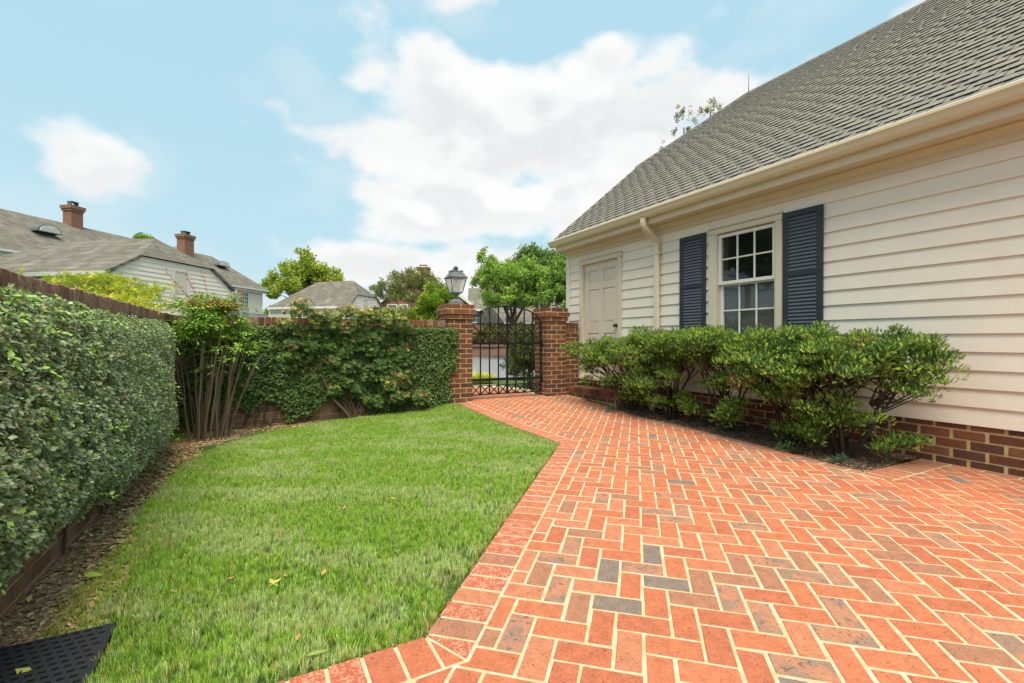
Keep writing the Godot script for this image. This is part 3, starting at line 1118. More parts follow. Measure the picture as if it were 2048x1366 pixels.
func roof(h: Node3D, z0: float, z1: float) -> void:
	var pitch := 0.835
	var e0 := Vector3(4.90, 2.947, 0)
	var ridge := Vector3(8.48, 2.947 + (8.48 - 4.90) * pitch, 0)
	var ang := atan(pitch)
	var up := Vector3(cos(ang), sin(ang), 0)
	var out := Vector3(-sin(ang), cos(ang), 0)
	var slope := (8.48 - 4.90) / cos(ang)
	var clip_at := (7.055 - 4.90) / cos(ang)      # the gable is clipped here and a hip takes over
	var hip_z := -6.18
	var r := Node3D.new()
	r.name = "roof"
	h.add_child(r)
	# deck
	var b := B.new()
	var P := func(s: float, z: float, o: float) -> Vector3: return Vector3(4.90, 2.947, z) + up * s + out * o
	var q := [P.call(0.0, z0, -0.012), P.call(clip_at, z0, -0.012), P.call(slope, hip_z, -0.012), P.call(slope, z1, -0.012), P.call(0.0, z1, -0.012)]
	var dn := -out * 0.05
	for k in range(1, 4):
		b.tri(q[0], q[k], q[k + 1], out)
		b.tri(q[0] + dn, q[k] + dn, q[k + 1] + dn, -out)
	for k in 5:
		var e: Vector3 = q[k]
		var f: Vector3 = q[(k + 1) % 5]
		b.quad(e, f, f + dn, e + dn, (e + f) * 0.5 - (q[0] + q[2] + q[3]) / 3.0)
	# far slope and clipped end
	var rb := Vector3(8.48, ridge.y, 0)
	b.quad(Vector3(8.48, ridge.y, hip_z), Vector3(8.48, ridge.y, z1), Vector3(12.06, 2.94, z1), Vector3(12.06, 2.94, z0), Vector3(0.6, 0.8, 0))
	b.tri(q[1], Vector3(8.48, ridge.y, hip_z), Vector3(9.905, q[1].y, z0), Vector3(0, 0.6, -0.8))
	b.quad(Vector3(8.48, ridge.y, z1), q[4], Vector3(12.06, 2.94, z1), Vector3(12.06, 2.94, z1), Vector3(0, 0, 1))
	part(r, "roof_deck", b.mesh(), MT.felt)
	b = B.new()
	b.bar(P.call(-0.02, z0 + 0.008, -0.035), P.call(clip_at, z0 + 0.008, -0.035), 0.014, 0.085, out)
	part(r, "rake_board", b.mesh(), MT.trim)
	# shingles: a plain under-layer course with thicker tabs spaced along it
	var list := []
	var ex := 0.122
	var rows := int(slope / ex)
	var bas := Basis(Vector3(0, 0, 1), up, Vector3(0, 0, 1).cross(up))
	var face := out
	var tabs := []
	for v in 4:
		var w: float = [0.19, 0.178, 0.196, 0.184][v] * 0.5
		var th := 0.009
		for mi in 4:
			var tb := B.new()
			tb.quad(Vector3(-w + 0.002, 0.0, th), Vector3(w - 0.003, 0.0, th), Vector3(w, 0.15, th), Vector3(-w, 0.15, th), Vector3(0, 0, 1))
			var tm := tb.mesh()
			tm.surface_set_material(0, MT.shingle[mi])
			# cut edge of the felt
			var te := B.new()
			te.quad(Vector3(-w + 0.002, 0.0, th), Vector3(w - 0.003, 0.0, th), Vector3(w - 0.003, 0.0, -0.002), Vector3(-w + 0.002, 0.0, -0.002), Vector3(0, -1, 0))
			for sg in [-1.0, 1.0]:
				te.quad(Vector3(sg * (w - 0.0025), 0.0, th), Vector3(sg * w, 0.15, th), Vector3(sg * w, 0.15, 0), Vector3(sg * (w - 0.0025), 0.0, 0), Vector3(sg, 0, 0))
			te.mesh(tm)
			tm.surface_set_material(1, MT.felt)
			tabs.append(tm)
	var fl := Basis(Vector3(0, 0, 1), up, Vector3(0, 0, 1).cross(up))
	if fl.z.dot(out) < 0:
		fl = Basis(Vector3(0, 0, -1), up, Vector3(0, 0, -1).cross(up))
	var under := {}
	for k in rows:
		var s := k * ex - 0.012
		var zl := z0 + 0.004
		if s + ex > clip_at:
			zl = lerpf(z0, hip_z, clampf((s + ex * 0.6 - clip_at) / (slope - clip_at), 0.0, 1.0)) + 0.01
		# under-layer strip of the course
		var m: Material = MT.shingle[0] if k % 3 else MT.shingle[1]
		if not under.has(m):
			under[m] = B.new()
		var ub: B = under[m]
		var a: Vector3 = P.call(s + 0.004, zl, 0.0075)
		var c: Vector3 = P.call(s + 0.004, z1, 0.0075)
		var a2: Vector3 = P.call(s + ex + 0.03, zl, -0.001)
		var c2: Vector3 = P.call(s + ex + 0.03, z1, -0.001)
		ub.quad(a, c, c2, a2, out)
		ub.quad(a, c, P.call(s + 0.004, z1, 0.0), P.call(s + 0.004, zl, 0.0), -up)
		var off := fmod(k * 0.1165 + rng.randf_range(0.0, 0.07), 0.233)
		var z := zl - 0.233 + off
		while z < z1:
			var zc := z + 0.1165 + rng.randf_range(-0.006, 0.006)
			if zc - 0.1 > zl - 0.003 and zc + 0.1 < z1:
				var t := Transform3D(fl * Basis(Vector3(1, 0, 0), -0.1), P.call(s + rng.randf_range(-0.002, 0.002), zc, 0.0078))
				list.append([t, Vector3(0.18, 0.122, 0.01), null, tabs[rng.randi() % 16]])
			z += 0.233
	var um := ArrayMesh.new()
	var ui := 0
	for m in under:
		(under[m] as B).mesh(um)
		um.surface_set_material(ui, m)
		ui += 1
	part(r, "shingle_course", um, null)
	lay(r, "shingle", list)
	# hip and ridge caps
	var hip0: Vector3 = P.call(clip_at, z0, 0.012)
	var hip1: Vector3 = P.call(slope, hip_z, 0.012)
	for seg in [[hip0, hip1, 0.16], [hip1, P.call(slope, z1, 0.012), 0.18]]:
		var n := int(seg[0].distance_to(seg[1]) / seg[2])
		for k in n:
			var p: Vector3 = seg[0].lerp(seg[1], (k + 0.5) / n)
			var d: Vector3 = (seg[1] - seg[0]).normalized()
			b = B.new()
			b.box(Transform3D(Basis(d.cross(out).normalized(), out, d), p + out * 0.004 - d.cross(out).normalized() * 0.0), Vector3(0.1, 0.009, seg[2] * 1.08))
			part(r, "ridge_cap", b.mesh(), MT.shingle[rng.randi() % 4])

func foundation(h: Node3D, z0: float, z1: float) -> void:
	var f := Node3D.new()
	f.name = "foundation"
	h.add_child(f)
	var b := B.new()
	b.slab(Vector3(WALL_X - 0.002, -0.25, z0), Vector3(WALL_X + 0.028, 0.352, z1))
	part(f, "mortar", b.mesh(), MT.wall_mortar)
	var list := []
	for k in range(-2, 5):
		var y := 0.018 + k * 0.0815
		var z := z0 + (0.0 if k % 2 == 0 else -0.11) + 0.002
		while z < z1:
			var a := maxf(z, z0)
			var e := minf(z + 0.214, z1)
			if e - a > 0.04:
				list.append([Transform3D(Basis(), Vector3(WALL_X + 0.018, y, (a + e) * 0.5)), Vector3(0.05, 0.0675, snappedf(e - a - 0.0125, 0.001)), MT.wall_brick[rng.randi() % 5], null])
			z += 0.2265
	lay(f, "brick", list)

func house_door(h: Node3D) -> void:
	var x := WALL_X
	var d := Node3D.new()
	d.name = "door"
	h.add_child(d)
	var za := -7.085
	var zb := -6.115
	var y0 := 0.40
	var y1 := 2.425
	# casing
	for s in [[Vector3(x - 0.042, 0.335, za - 0.095), Vector3(x + 0.03, 2.425, za - 0.004)], [Vector3(x - 0.042, 0.335, zb + 0.004), Vector3(x + 0.03, 2.425, zb + 0.095)], [Vector3(x - 0.042, 2.427, za - 0.095), Vector3(x + 0.03, 2.505, zb + 0.095)], [Vector3(x - 0.052, 2.507, za - 0.105), Vector3(x + 0.03, 2.52, zb + 0.105)]]:
		var b := B.new()
		b.cbox(Transform3D(Basis(), (s[0] + s[1]) * 0.5), (s[1] - s[0]), 0.006)
		part(d, "casing", b.mesh(), MT.trim)
	var b := B.new()
	b.slab(Vector3(x - 0.075, 0.35, za - 0.1), Vector3(x + 0.03, 0.392, zb + 0.1))
	part(d, "threshold", b.mesh(), MT.trim)
	# leaf with six sunk panels: stiles, rails, then the panels behind
	var xf := x + 0.012
	b = B.new()
	var cols := [[za, za + 0.125], [za + 0.425, za + 0.545], [zb - 0.125, zb]]
	var rows := [[y0, y0 + 0.22], [y0 + 0.78, y0 + 0.96], [y0 + 1.56, y0 + 1.68], [y1 - 0.13, y1]]
	for c in cols:
		b.slab(Vector3(xf, y0, c[0]), Vector3(xf + 0.035, y1, c[1]))
	for r in rows:
		for k in 2:
			b.slab(Vector3(xf + 0.0005, r[0], cols[k][1]), Vector3(xf + 0.035, r[1], cols[k + 1][0]))
	b.slab(Vector3(xf + 0.02, y0, za), Vector3(xf + 0.034, y1, zb))
	part(d, "door_leaf", b.mesh(), MT.door)
	for r in 3:
		for k in 2:
			var p := B.new()
			var a := Vector2(cols[k][1], rows[r][1])
			var e := Vector2(cols[k + 1][0], rows[r + 1][0])
			# raised field with bevelled edges
			var o := [Vector3(xf + 0.017, a.y, a.x), Vector3(xf + 0.017, a.y, e.x), Vector3(xf + 0.017, e.y, e.x), Vector3(xf + 0.017, e.y, a.x)]
			var i := [Vector3(xf + 0.006, a.y + 0.045, a.x + 0.045), Vector3(xf + 0.006, a.y + 0.045, e.x - 0.045), Vector3(xf + 0.006, e.y - 0.045, e.x - 0.045), Vector3(xf + 0.006, e.y - 0.045, a.x + 0.045)]
			p.quad(i[0], i[1], i[2], i[3], Vector3.LEFT)
			for m in 4:
				p.quad(o[m], o[(m + 1) % 4], i[(m + 1) % 4], i[m], Vector3.LEFT)
			part(d, "panel", p.mesh(), MT.door)
	b = B.new()
	var kp := Vector3(xf, 1.30, zb - 0.075)
	for k in 1:
		var prof := [Vector2(0.0, -0.002), Vector2(0.032, -0.002), Vector2(0.032, 0.006), Vector2(0.013, 0.01), Vector2(0.012, 0.028), Vector2(0.026, 0.036), Vector2(0.031, 0.048), Vector2(0.027, 0.06), Vector2(0.0, 0.066)]
		b.lathe(prof, Vector3.ZERO, 18)
	part(d, "knob", b.mesh(), MT.pewter, Transform3D(Basis(Vector3(0, 0, 1), PI / 2), kp))
	for y in [0.6, 1.34, 2.19]:
		b = B.new()
		b.tube([Vector3(x - 0.006, y, za - 0.002), Vector3(x - 0.006, y + 0.09, za - 0.002)], [0.007, 0.007], 6)
		part(d, "hinge", b.mesh(), MT.trim)

func house_window(h: Node3D, wx: Array) -> void:
	var x := WALL_X
	var w := Node3D.new()
	w.name = "window"
	h.add_child(w)
	for s in [[Vector3(x - 0.042, 1.07, -4.31), Vector3(x + 0.03, 2.42, -4.2)], [Vector3(x - 0.042, 1.07, -3.39), Vector3(x + 0.03, 2.42, -3.31)], [Vector3(x - 0.042, 2.422, -4.31), Vector3(x + 0.03, 2.49, -3.31)], [Vector3(x - 0.055, 2.492, -4.322), Vector3(x + 0.03, 2.512, -3.298)]]:
		var b := B.new()
		b.cbox(Transform3D(Basis(), (s[0] + s[1]) * 0.5), (s[1] - s[0]), 0.007)
		part(w, "casing", b.mesh(), MT.trim)
	for s in [[-4.2, -4.185], [-3.405, -3.39]]:
		var b := B.new()
		b.slab(Vector3(x - 0.03, 1.07, s[0]), Vector3(x + 0.1, 2.42, s[1]))
		part(w, "jamb", b.mesh(), MT.trim)
	var b := B.new()
	b.slab(Vector3(x - 0.075, 1.03, -4.33), Vector3(x + 0.1, 1.068, -3.29))
	part(w, "sill", b.mesh(), MT.trim)
	# two sashes of six panes; the upper one stands further out
	for k in 2:
		var sash := Node3D.new()
		sash.name = "sash"
		w.add_child(sash, true)
		var ya := 1.765 if k == 0 else 1.075
		var yb := 2.412 if k == 0 else 1.79
		var xo := x + (-0.004 if k == 0 else 0.034)
		var za := -4.183
		var zb := -3.407
		var st := 0.042
		b = B.new()
		for s in [[Vector3(xo, ya, za), Vector3(xo + 0.034, yb, za + st)], [Vector3(xo, ya, zb - st), Vector3(xo + 0.034, yb, zb)], [Vector3(xo + 0.0005, yb - st, za + st), Vector3(xo + 0.034, yb, zb - st)], [Vector3(xo - 0.001, ya, za + st), Vector3(xo + 0.034, ya + st, zb - st)]]:
			b.cbox(Transform3D(Basis(), (s[0] + s[1]) * 0.5), (s[1] - s[0]), 0.004)
		part(sash, "sash_frame", b.mesh(), MT.white)
		var gw := (zb - za - 2 * st)
		var gh := (yb - ya - 2 * st)
		for i in [1, 2]:
			b = B.new()
			b.cbox(Transform3D(Basis(), Vector3(xo + 0.012, ya + st + gh * 0.5, za + st + gw * i / 3.0)), Vector3(0.022, gh, 0.019), 0.005)
			part(sash, "glazing_bar", b.mesh(), MT.white)
		b = B.new()
		b.cbox(Transform3D(Basis(), Vector3(xo + 0.0125, ya + st + gh * 0.5, za + st + gw * 0.5)), Vector3(0.02, 0.019, gw), 0.005)
		part(sash, "glazing_bar", b.mesh(), MT.white)
		for i in 3:
			for j in 2:
				b = B.new()
				var tilt := Basis(Vector3.UP, rng.randf_range(-0.006, 0.006)) * Basis(Vector3(0, 0, 1), rng.randf_range(-0.006, 0.006))
				b.box(Transform3D(tilt, Vector3(xo + 0.018, ya + st + gh * (j + 0.5) / 2.0, za + st + gw * (i + 0.5) / 3.0)), Vector3(0.003, gh / 2.0 - 0.004, gw / 3.0 - 0.004))
				part(sash, "pane", b.mesh(), MT.glass)
	b = B.new()
	b.slab(Vector3(x + 0.072, 1.075, -4.18), Vector3(x + 0.0735, 1.766, -3.41))
	part(w, "insect_screen", b.mesh(), MT.screen)

func shutter(h: Node3D, za: float, zb: float) -> void:
	var s := Node3D.new()
	s.name = "shutter"
	h.add_child(s, true)
	var x := WALL_X - 0.026
	var ya := 1.075
	var yb := 2.482
	var st := 0.058
	for f in [[ya, yb, za, za + st], [ya, yb, zb - st, zb]]:
		var b := B.new()
		b.cbox(Transform3D(Basis(), Vector3(x - 0.014, (f[0] + f[1]) * 0.5, (f[2] + f[3]) * 0.5)), Vector3(0.03, f[1] - f[0], f[3] - f[2]), 0.003)
		part(s, "stile", b.mesh(), MT.shutter)
	for f in [[ya, ya + 0.085], [1.762, 1.824], [yb - 0.062, yb]]:
		var b := B.new()
		b.cbox(Transform3D(Basis(), Vector3(x - 0.0135, (f[0] + f[1]) * 0.5, (za + zb) * 0.5)), Vector3(0.028, f[1] - f[0], zb - za - st * 2), 0.003)
		part(s, "rail", b.mesh(), MT.shutter)
	var b := B.new()
	b.slab(Vector3(x - 0.004, ya + 0.02, za + 0.02), Vector3(x - 0.001, yb - 0.02, zb - 0.02))
	part(s, "backing", b.mesh(), MT.shutter)
	for g in [[ya + 0.085, 1.762], [1.824, yb - 0.062]]:
		var n := int(round((g[1] - g[0]) / 0.041))
		for k in n:
			var y: float = g[0] + (g[1] - g[0]) * (k + 0.5) / n
			var key := "louvre"
			if not meshes.has(key):
				var lb := B.new()
				lb.cbox(Transform3D(Basis(Vector3(0, 0, 1), -0.42), Vector3.ZERO), Vector3(0.007, 0.043, zb - za - st * 2), 0.0025)
				meshes[key] = lb.mesh()
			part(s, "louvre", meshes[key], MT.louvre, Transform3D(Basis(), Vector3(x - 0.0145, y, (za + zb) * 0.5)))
	for y in [ya + 0.12, 1.79, yb - 0.1]:
		for z in [za + 0.025, zb - 0.025]:
			b = B.new()
			b.lathe([Vector2(0.009, 0), Vector2(0.008, 0.004), Vector2(0, 0.005)], Vector3.ZERO, 8)
			part(s, "screw", b.mesh(), MT.iron, Transform3D(Basis(Vector3(0, 0, 1), PI / 2), Vector3(x - 0.029, y, z)))

# ---------- brick walls, pillars, step
func course_wall(list: Array, mats: Array, x0: float, x1: float, y0: float, y1: float, zf: float, along_x := true, bl := 0.203) -> void:
	# running bond on the face zf (the face's plane); bricks 0.09 deep behind it
	var ch := 0.0815
	var n := int(round((y1 - y0) / ch))
	var h := (y1 - y0) / n
	for k in n:
		var s := x0 - (0.0 if k % 2 == 0 else (bl + 0.012) * 0.5)
		while s < x1:
			var a := maxf(s, x0)
			var e := minf(s + bl, x1)
			if e - a > 0.035:
				var c := (a + e) * 0.5
				var y := y0 + (k + 0.5) * h
				var jz := rng.randf_range(-0.002, 0.002)
				if along_x:
					list.append([Transform3D(Basis(), Vector3(c, y, zf - 0.045 + jz)), Vector3(snappedf(e - a, 0.001), h - 0.0125, 0.09), mats[rng.randi() % mats.size()], null])
				else:
					list.append([Transform3D(Basis(), Vector3(zf - 0.045 + jz, y, c)), Vector3(0.09, h - 0.0125, snappedf(e - a, 0.001)), mats[rng.randi() % mats.size()], null])
			s += bl + 0.012

func pillar(called: String, label: String, x0: float, z1: float, base: float) -> void:
	var w := 0.42
	var ce := Vector3(x0 + w * 0.5, base, z1 - w * 0.5)
	var p := thing(called, label, "pillar", ce, "brick pillars either side of the gate")
	var list := []
	var ch = (1.64 - base) / round((1.64 - base) / 0.0815)
	var n := int(round((1.64 - base) / 0.0815))
	var core := B.new()
	for k in n:
		var grow := 0.0
		if k == n - 1:
			grow = 0.022
		elif k == n - 2:
			grow = 0.045
		elif k == n - 3:
			grow = 0.022
		var s := w + grow * 2
		var y = base + (k + 0.5) * ch
		core.slab(Vector3(ce.x - s / 2 + 0.0035, y - ch / 2 + 0.0003, ce.z - s / 2 + 0.0035), Vector3(ce.x + s / 2 - 0.0035, y + ch / 2 - (0.006 if k == n - 1 else 0.0003), ce.z + s / 2 - 0.0035))
		var d := 0.1
		var j := 0.012
		var l1 := (s - j) * 0.5
		var l2 := s - 2 * d - 2 * j
		for e in 2:
			var o := s * 0.5 - d * 0.5
			for sg in [-1.0, 1.0]:
				var long := (k % 2 == 0) == (e == 0)
				var pieces := [[-(l1 + j) * 0.5, l1], [(l1 + j) * 0.5, l1]] if long else [[0.0, l2]]
				for q in pieces:
					var c := Vector3(q[0], 0, sg * o) if e == 0 else Vector3(sg * o, 0, q[0])
					var sz := Vector3(q[1], ch - 0.0125, d) if e == 0 else Vector3(d, ch - 0.0125, q[1])
					list.append([Transform3D(Basis(Vector3.UP, rng.randf_range(-0.006, 0.006)), Vector3(ce.x, y, ce.z) + c), sz.snapped(Vector3.ONE * 0.001), MT.wall_brick[rng.randi() % 5], null])
		# in a header course the corners show brick ends
	lay(p, "brick", list)
	part(p, "mortar_core", core.mesh(), MT.wall_mortar)

func walls() -> void:
	pillar("brick_pillar", "brick gate pillar with corbelled cap carrying the grey lantern", 2.592, -7.14, -0.04)
	pillar("brick_pillar", "brick gate pillar with corbelled cap against the cream outbuilding", 4.435, -7.14, 0.03)
	# stub between the pillar and the outbuilding
	var st := thing("brick_wall", "short brick wall stub joining gate pillar to cream outbuilding", "wall", Vector3(5.0, 0.0, -7.3))
	var list := []
	course_wall(list, MT.wall_brick, 4.852, 5.125, 0.03, 1.27, -7.15)
	for k in 4:
		list.append([Transform3D(Basis(), Vector3(4.885 + k * 0.0705, 1.322, -7.243)), Vector3(0.06, 0.098, 0.2), MT.wall_brick[rng.randi() % 5], null])
	lay(st, "brick", list)
	var b := B.new()
	b.slab(Vector3(4.846, 0.0, -7.34), Vector3(5.121, 1.364, -7.154))
	part(st, "mortar_core", b.mesh(), MT.wall_mortar)
	# back wall
	var bw := thing("brick_wall", "creeper covered brick wall running from the gate pillar to the corner", "wall", Vector3(0.8, -0.2, -7.3))
	list = []
	course_wall(list, MT.base_brick, -1.0, 2.59, -0.24, 1.27, -7.2)
	var x := -1.17
	while x < 2.57:
		var dark := rng.randf() < 0.4
		list.append([Transform3D(Basis(Vector3.UP, rng.randf_range(-0.02, 0.02)), Vector3(x + 0.033, 1.318 + rng.randf_range(-0.003, 0.003), -7.31)), Vector3(0.066, 0.1, 0.24), MT.old_brick if dark else MT.wall_brick[rng.randi() % 5], null])
		x += 0.0785
	lay(bw, "brick", list)
	b = B.new()
	b.slab(Vector3(-1.2, -0.3, -7.41), Vector3(2.585, 1.36, -7.207))
	part(bw, "mortar_core", b.mesh(), MT.old_mortar)
	# left wall
	var lw := thing("brick_wall", "long weathered brick wall under thick ivy beside the lawn", "wall", Vector3(-1.1, -0.2, -3.0))
	list = []
	course_wall(list, MT.base_brick + [MT.old_brick], -7.19, 2.5, -0.28, 1.265, -1.0, false)
	var z := -7.2
	while z < 2.5:
		var dark := rng.randf() < 0.72
		list.append([Transform3D(Basis(Vector3.UP, rng.randf_range(-0.03, 0.03)), Vector3(-1.1, 1.312 + rng.randf_range(-0.006, 0.006), z)), Vector3(0.24, 0.1, 0.066), MT.old_brick if dark else MT.base_brick[rng.randi() % 3], null])
		z += 0.0785
	lay(lw, "brick", list)
	b = B.new()
	b.slab(Vector3(-1.21, -0.35, -7.2), Vector3(-1.007, 1.355, 2.55))
	part(lw, "mortar_core", b.mesh(), MT.old_mortar)
	# step below the door
	var sp := thing("brick_step", "low brick step with bricks on edge below the cream door", "step", Vector3(5.0, 0.05, -6.4))
	list = []
	for zz in 17:
		var zc := -7.03 + zz * 0.0782
		list.append([Transform3D(Basis(), Vector3(4.955, 0.178, zc)), Vector3(0.2, 0.1, 0.067), MT.wall_brick[rng.randi() % 5], null])
		list.append([Transform3D(Basis(), Vector3(5.155, 0.178, zc)), Vector3(0.185, 0.1, 0.067), MT.wall_brick[rng.randi() % 5], null])
	var zq := -7.07
	while zq < -5.8:
		list.append([Transform3D(Basis(), Vector3(4.913, 0.088, zq + 0.1)), Vector3(0.1, 0.068, 0.2), MT.wall_brick[rng.randi() % 5], null])
		zq += 0.2125
	lay(sp, "brick", list)
	b = B.new()
	b.slab(Vector3(4.866, -0.1, -7.06), Vector3(5.2, 0.221, -5.785))
	part(sp, "mortar_core", b.mesh(), MT.wall_mortar)

# ---------- iron gate
func gate() -> void:
	var x0 := 3.055
	var x1 := 4.405
	var z := -7.3
	var g := thing("iron_gate", "black arched iron gate with cross panels between brick pillars", "gate", Vector3((x0 + x1) / 2, 0.1, z))
	var ys := {"a": 1.332, "b": 1.167, "c": 1.0, "d": 0.385, "e": 0.285, "f": 0.135}
	var bay := (x1 - x0) / 8.0
	var mid := (x0 + x1) / 2
	var rx := (x1 - x0) / 2
	var arch := func(x: float) -> float: return 1.345 + 0.3 * sqrt(maxf(0.0, 1.0 - pow((x - mid) / rx, 2.0) * 0.985)) - 0.0 * 0.3
	for x in [x0, x1]:
		var b := B.new()
		b.slab(Vector3(x - 0.013, 0.128, z - 0.013), Vector3(x + 0.013, 1.36, z + 0.013))
		part(g, "stile", b.mesh(), MT.iron)
	for k in range(1, 8):
		var x := x0 + bay * k
		var w := 0.0165 if k == 4 else 0.0098
		var b := B.new()
		b.slab(Vector3(x - w, 0.14, z - w), Vector3(x + w, arch.call(x) - 0.004, z + w))
		part(g, "bar", b.mesh(), MT.iron)
	for r in [["a", 0.008, 0.007], ["b", 0.008, 0.0075], ["c", 0.021, 0.0195], ["d", 0.021, 0.0195], ["e", 0.0075, 0.007], ["f", 0.0095, 0.011]]:
		var b := B.new()
		b.slab(Vector3(x0 + 0.012, ys[r[0]] - r[1], z - r[2]), Vector3(x1 - 0.012, ys[r[0]] + r[1], z + r[2]))
		part(g, "rail", b.mesh(), MT.iron)
	var pts := []
	var rad := []
	for k in 25:
		var x := lerpf(x0, x1, k / 24.0)
		pts.append(Vector3(x, arch.call(x), z))
		rad.append(0.0125)
	var ab := B.new()
	ab.tube(pts, rad, 8)
	part(g, "arch", ab.mesh(), MT.iron)
	for k in 4:
		for s in 2:
			var b := B.new()
			var xa := x0 + bay * 2 * k + 0.012
			var xb := x0 + bay * 2 * (k + 1) - 0.012
			b.bar(Vector3(xa, ys.a - 0.01 if s == 0 else ys.c + 0.02, z + 0.007 * (s * 2 - 1)), Vector3(xb, ys.c + 0.02 if s == 0 else ys.a - 0.01, z + 0.007 * (s * 2 - 1)), 0.0165, 0.0165)
			part(g, "brace", b.mesh(), MT.iron)
	for k in 8:
		for s in 2:
			var b := B.new()
			var xa := x0 + bay * k + 0.012
			var xb := x0 + bay * (k + 1) - 0.012
			b.bar(Vector3(xa, ys.e if s == 0 else ys.f + 0.008, z + 0.006 * (s * 2 - 1)), Vector3(xb, ys.f + 0.008 if s == 0 else ys.e, z + 0.006 * (s * 2 - 1)), 0.0155, 0.0155)
			part(g, "brace", b.mesh(), MT.iron)
	for y in [1.0, 0.385]:
		var b := B.new()
		b.slab(Vector3(x1 - 0.01, y - 0.02, z - 0.016), Vector3(x1 + 0.03, y + 0.02, z + 0.03))
		b.tube([Vector3(x1 + 0.022, y - 0.05, z + 0.03), Vector3(x1 + 0.022, y + 0.06, z + 0.03)], [0.011, 0.011], 8)
		part(g, "hinge", b.mesh(), MT.iron)
	var lb := B.new()
	lb.slab(Vector3(mid - 0.09, 0.99, z + 0.018), Vector3(mid + 0.06, 1.012, z + 0.034))
	lb.tube([Vector3(mid - 0.02, 1.0, z + 0.03), Vector3(mid - 0.02, 1.0, z + 0.06)], [0.012, 0.012], 8)
	part(g, "latch", lb.mesh(), MT.iron)

# ---------- lantern on the pillar
func lamp() -> void:
	var c := Vector3(2.802, 1.643, -7.35)
	var l := thing("lantern", "grey metal post lantern with frosted panes standing on brick pillar", "lamp", c)
	var b := B.new()
	var sq := func(w: float, y: float) -> Array: return [c + Vector3(-w, y, w) * Vector3(0.85, 1, 0.85), c + Vector3(w, y, w) * Vector3(0.85, 1, 0.85), c + Vector3(w, y, -w) * Vector3(0.85, 1, 0.85), c + Vector3(-w, y, -w) * Vector3(0.85, 1, 0.85)]
	var skin := func(bb: B, lv: Array) -> void:
		for k in lv.size() - 1:
			var p: Array = sq.call(lv[k][0], lv[k][1])
			var q: Array = sq.call(lv[k + 1][0], lv[k + 1][1])
			for m in 4:
				var o: Vector3 = (p[m] + p[(m + 1) % 4]) * 0.5 - c
				o.y = 0
				var dy: float = lv[k + 1][1] - lv[k][1]
				var dw: float = lv[k + 1][0] - lv[k][0]
				bb.quad(p[m], p[(m + 1) % 4], q[(m + 1) % 4], q[m], (o.normalized() * absf(dy) - Vector3.UP * dw * (1.0 if dy >= 0 else -1.0)) if absf(dy) > 1e-5 else Vector3.UP * (-1.0 if dw > 0 else 1.0))
	skin.call(b, [[0.0, 0.0], [0.107, 0.0], [0.107, 0.05], [0.098, 0.056], [0.052, 0.088], [0.03, 0.094], [0.0, 0.095]])
	part(l, "base", b.mesh(), MT.lamp_base)
	b = B.new()
	b.lathe([Vector2(0.034, 0.09), Vector2(0.026, 0.1), Vector2(0.02, 0.12), Vector2(0.019, 0.135), Vector2(0.026, 0.15), Vector2(0.05, 0.165), Vector2(0.085, 0.18), Vector2(0.09, 0.188), Vector2(0.0, 0.19)], c, 24)
	part(l, "stem", b.mesh(), MT.lamp)
	b = B.new()
	skin.call(b, [[0.0, 0.186], [0.103, 0.186], [0.103, 0.2], [0.0, 0.201]])
	part(l, "bottom_plate", b.mesh(), MT.lamp)
	var lo: Array = sq.call(0.1, 0.2)
	var hi: Array = sq.call(0.163, 0.44)
	for m in 4:
		b = B.new()
		b.bar(lo[m], hi[m], 0.012, 0.012, Vector3(1, 0, 1))
		part(l, "corner_post", b.mesh(), MT.lamp)
		b = B.new()
		b.bar(hi[m], hi[(m + 1) % 4], 0.012, 0.012)
		part(l, "top_rail", b.mesh(), MT.lamp)
		var n: int = (m + 1) % 4
		b = B.new()
		var i := 0.965
		var f := func(p: Vector3) -> Vector3: return Vector3(c.x + (p.x - c.x) * i, p.y, c.z + (p.z - c.z) * i)
		b.quad(f.call(lo[m]), f.call(lo[n]), f.call(hi[n]), f.call(hi[m]), (lo[m] + lo[n]) * 0.5 - c)
		part(l, "pane", b.mesh(), MT.frost)
	b = B.new()
	skin.call(b, [[0.0, 0.434], [0.186, 0.434], [0.188, 0.441], [0.17, 0.452], [0.145, 0.478], [0.118, 0.513], [0.092, 0.537], [0.0, 0.538]])
	part(l, "roof", b.mesh(), MT.lamp)
	# pierced gallery round the roof's top and along its slopes
	for m in 4:
		for k in 6:
			var a := lerpf(-0.085, 0.085, k / 5.0)
			b = B.new()
			var d: Vector3 = [Vector3(0, 0, 1), Vector3(1, 0, 0), Vector3(0, 0, -1), Vector3(-1, 0, 0)][m]
			var s := Vector3(d.z, 0, -d.x)
			var hgt := 0.022 if k % 2 == 0 else 0.012
			b.slab(c + d * 0.09 + s * (a - 0.011) + Vector3(0, 0.534, 0) - d.abs() * 0.004 - s.abs() * 0.0, c + d * 0.09 + s * (a + 0.011) + Vector3(0, 0.538 + hgt, 0) + d.abs() * 0.004)
			part(l, "crest", b.mesh(), MT.lamp)
	b = B.new()
	b.lathe([Vector2(0.06, 0.535), Vector2(0.05, 0.55), Vector2(0.036, 0.56), Vector2(0.034, 0.592), Vector2(0.05, 0.597), Vector2(0.053, 0.602), Vector2(0.03, 0.611), Vector2(0.029, 0.622), Vector2(0.02, 0.635), Vector2(0.0, 0.64)], c, 20)
	part(l, "finial", b.mesh(), MT.lamp)
	b = B.new()
	b.lathe([Vector2(0.0, 0.2), Vector2(0.045, 0.202), Vector2(0.045, 0.41), Vector2(0.04, 0.415), Vector2(0.0, 0.416)], c, 18)
	part(l, "bulb_sleeve", b.mesh(), MT.white)

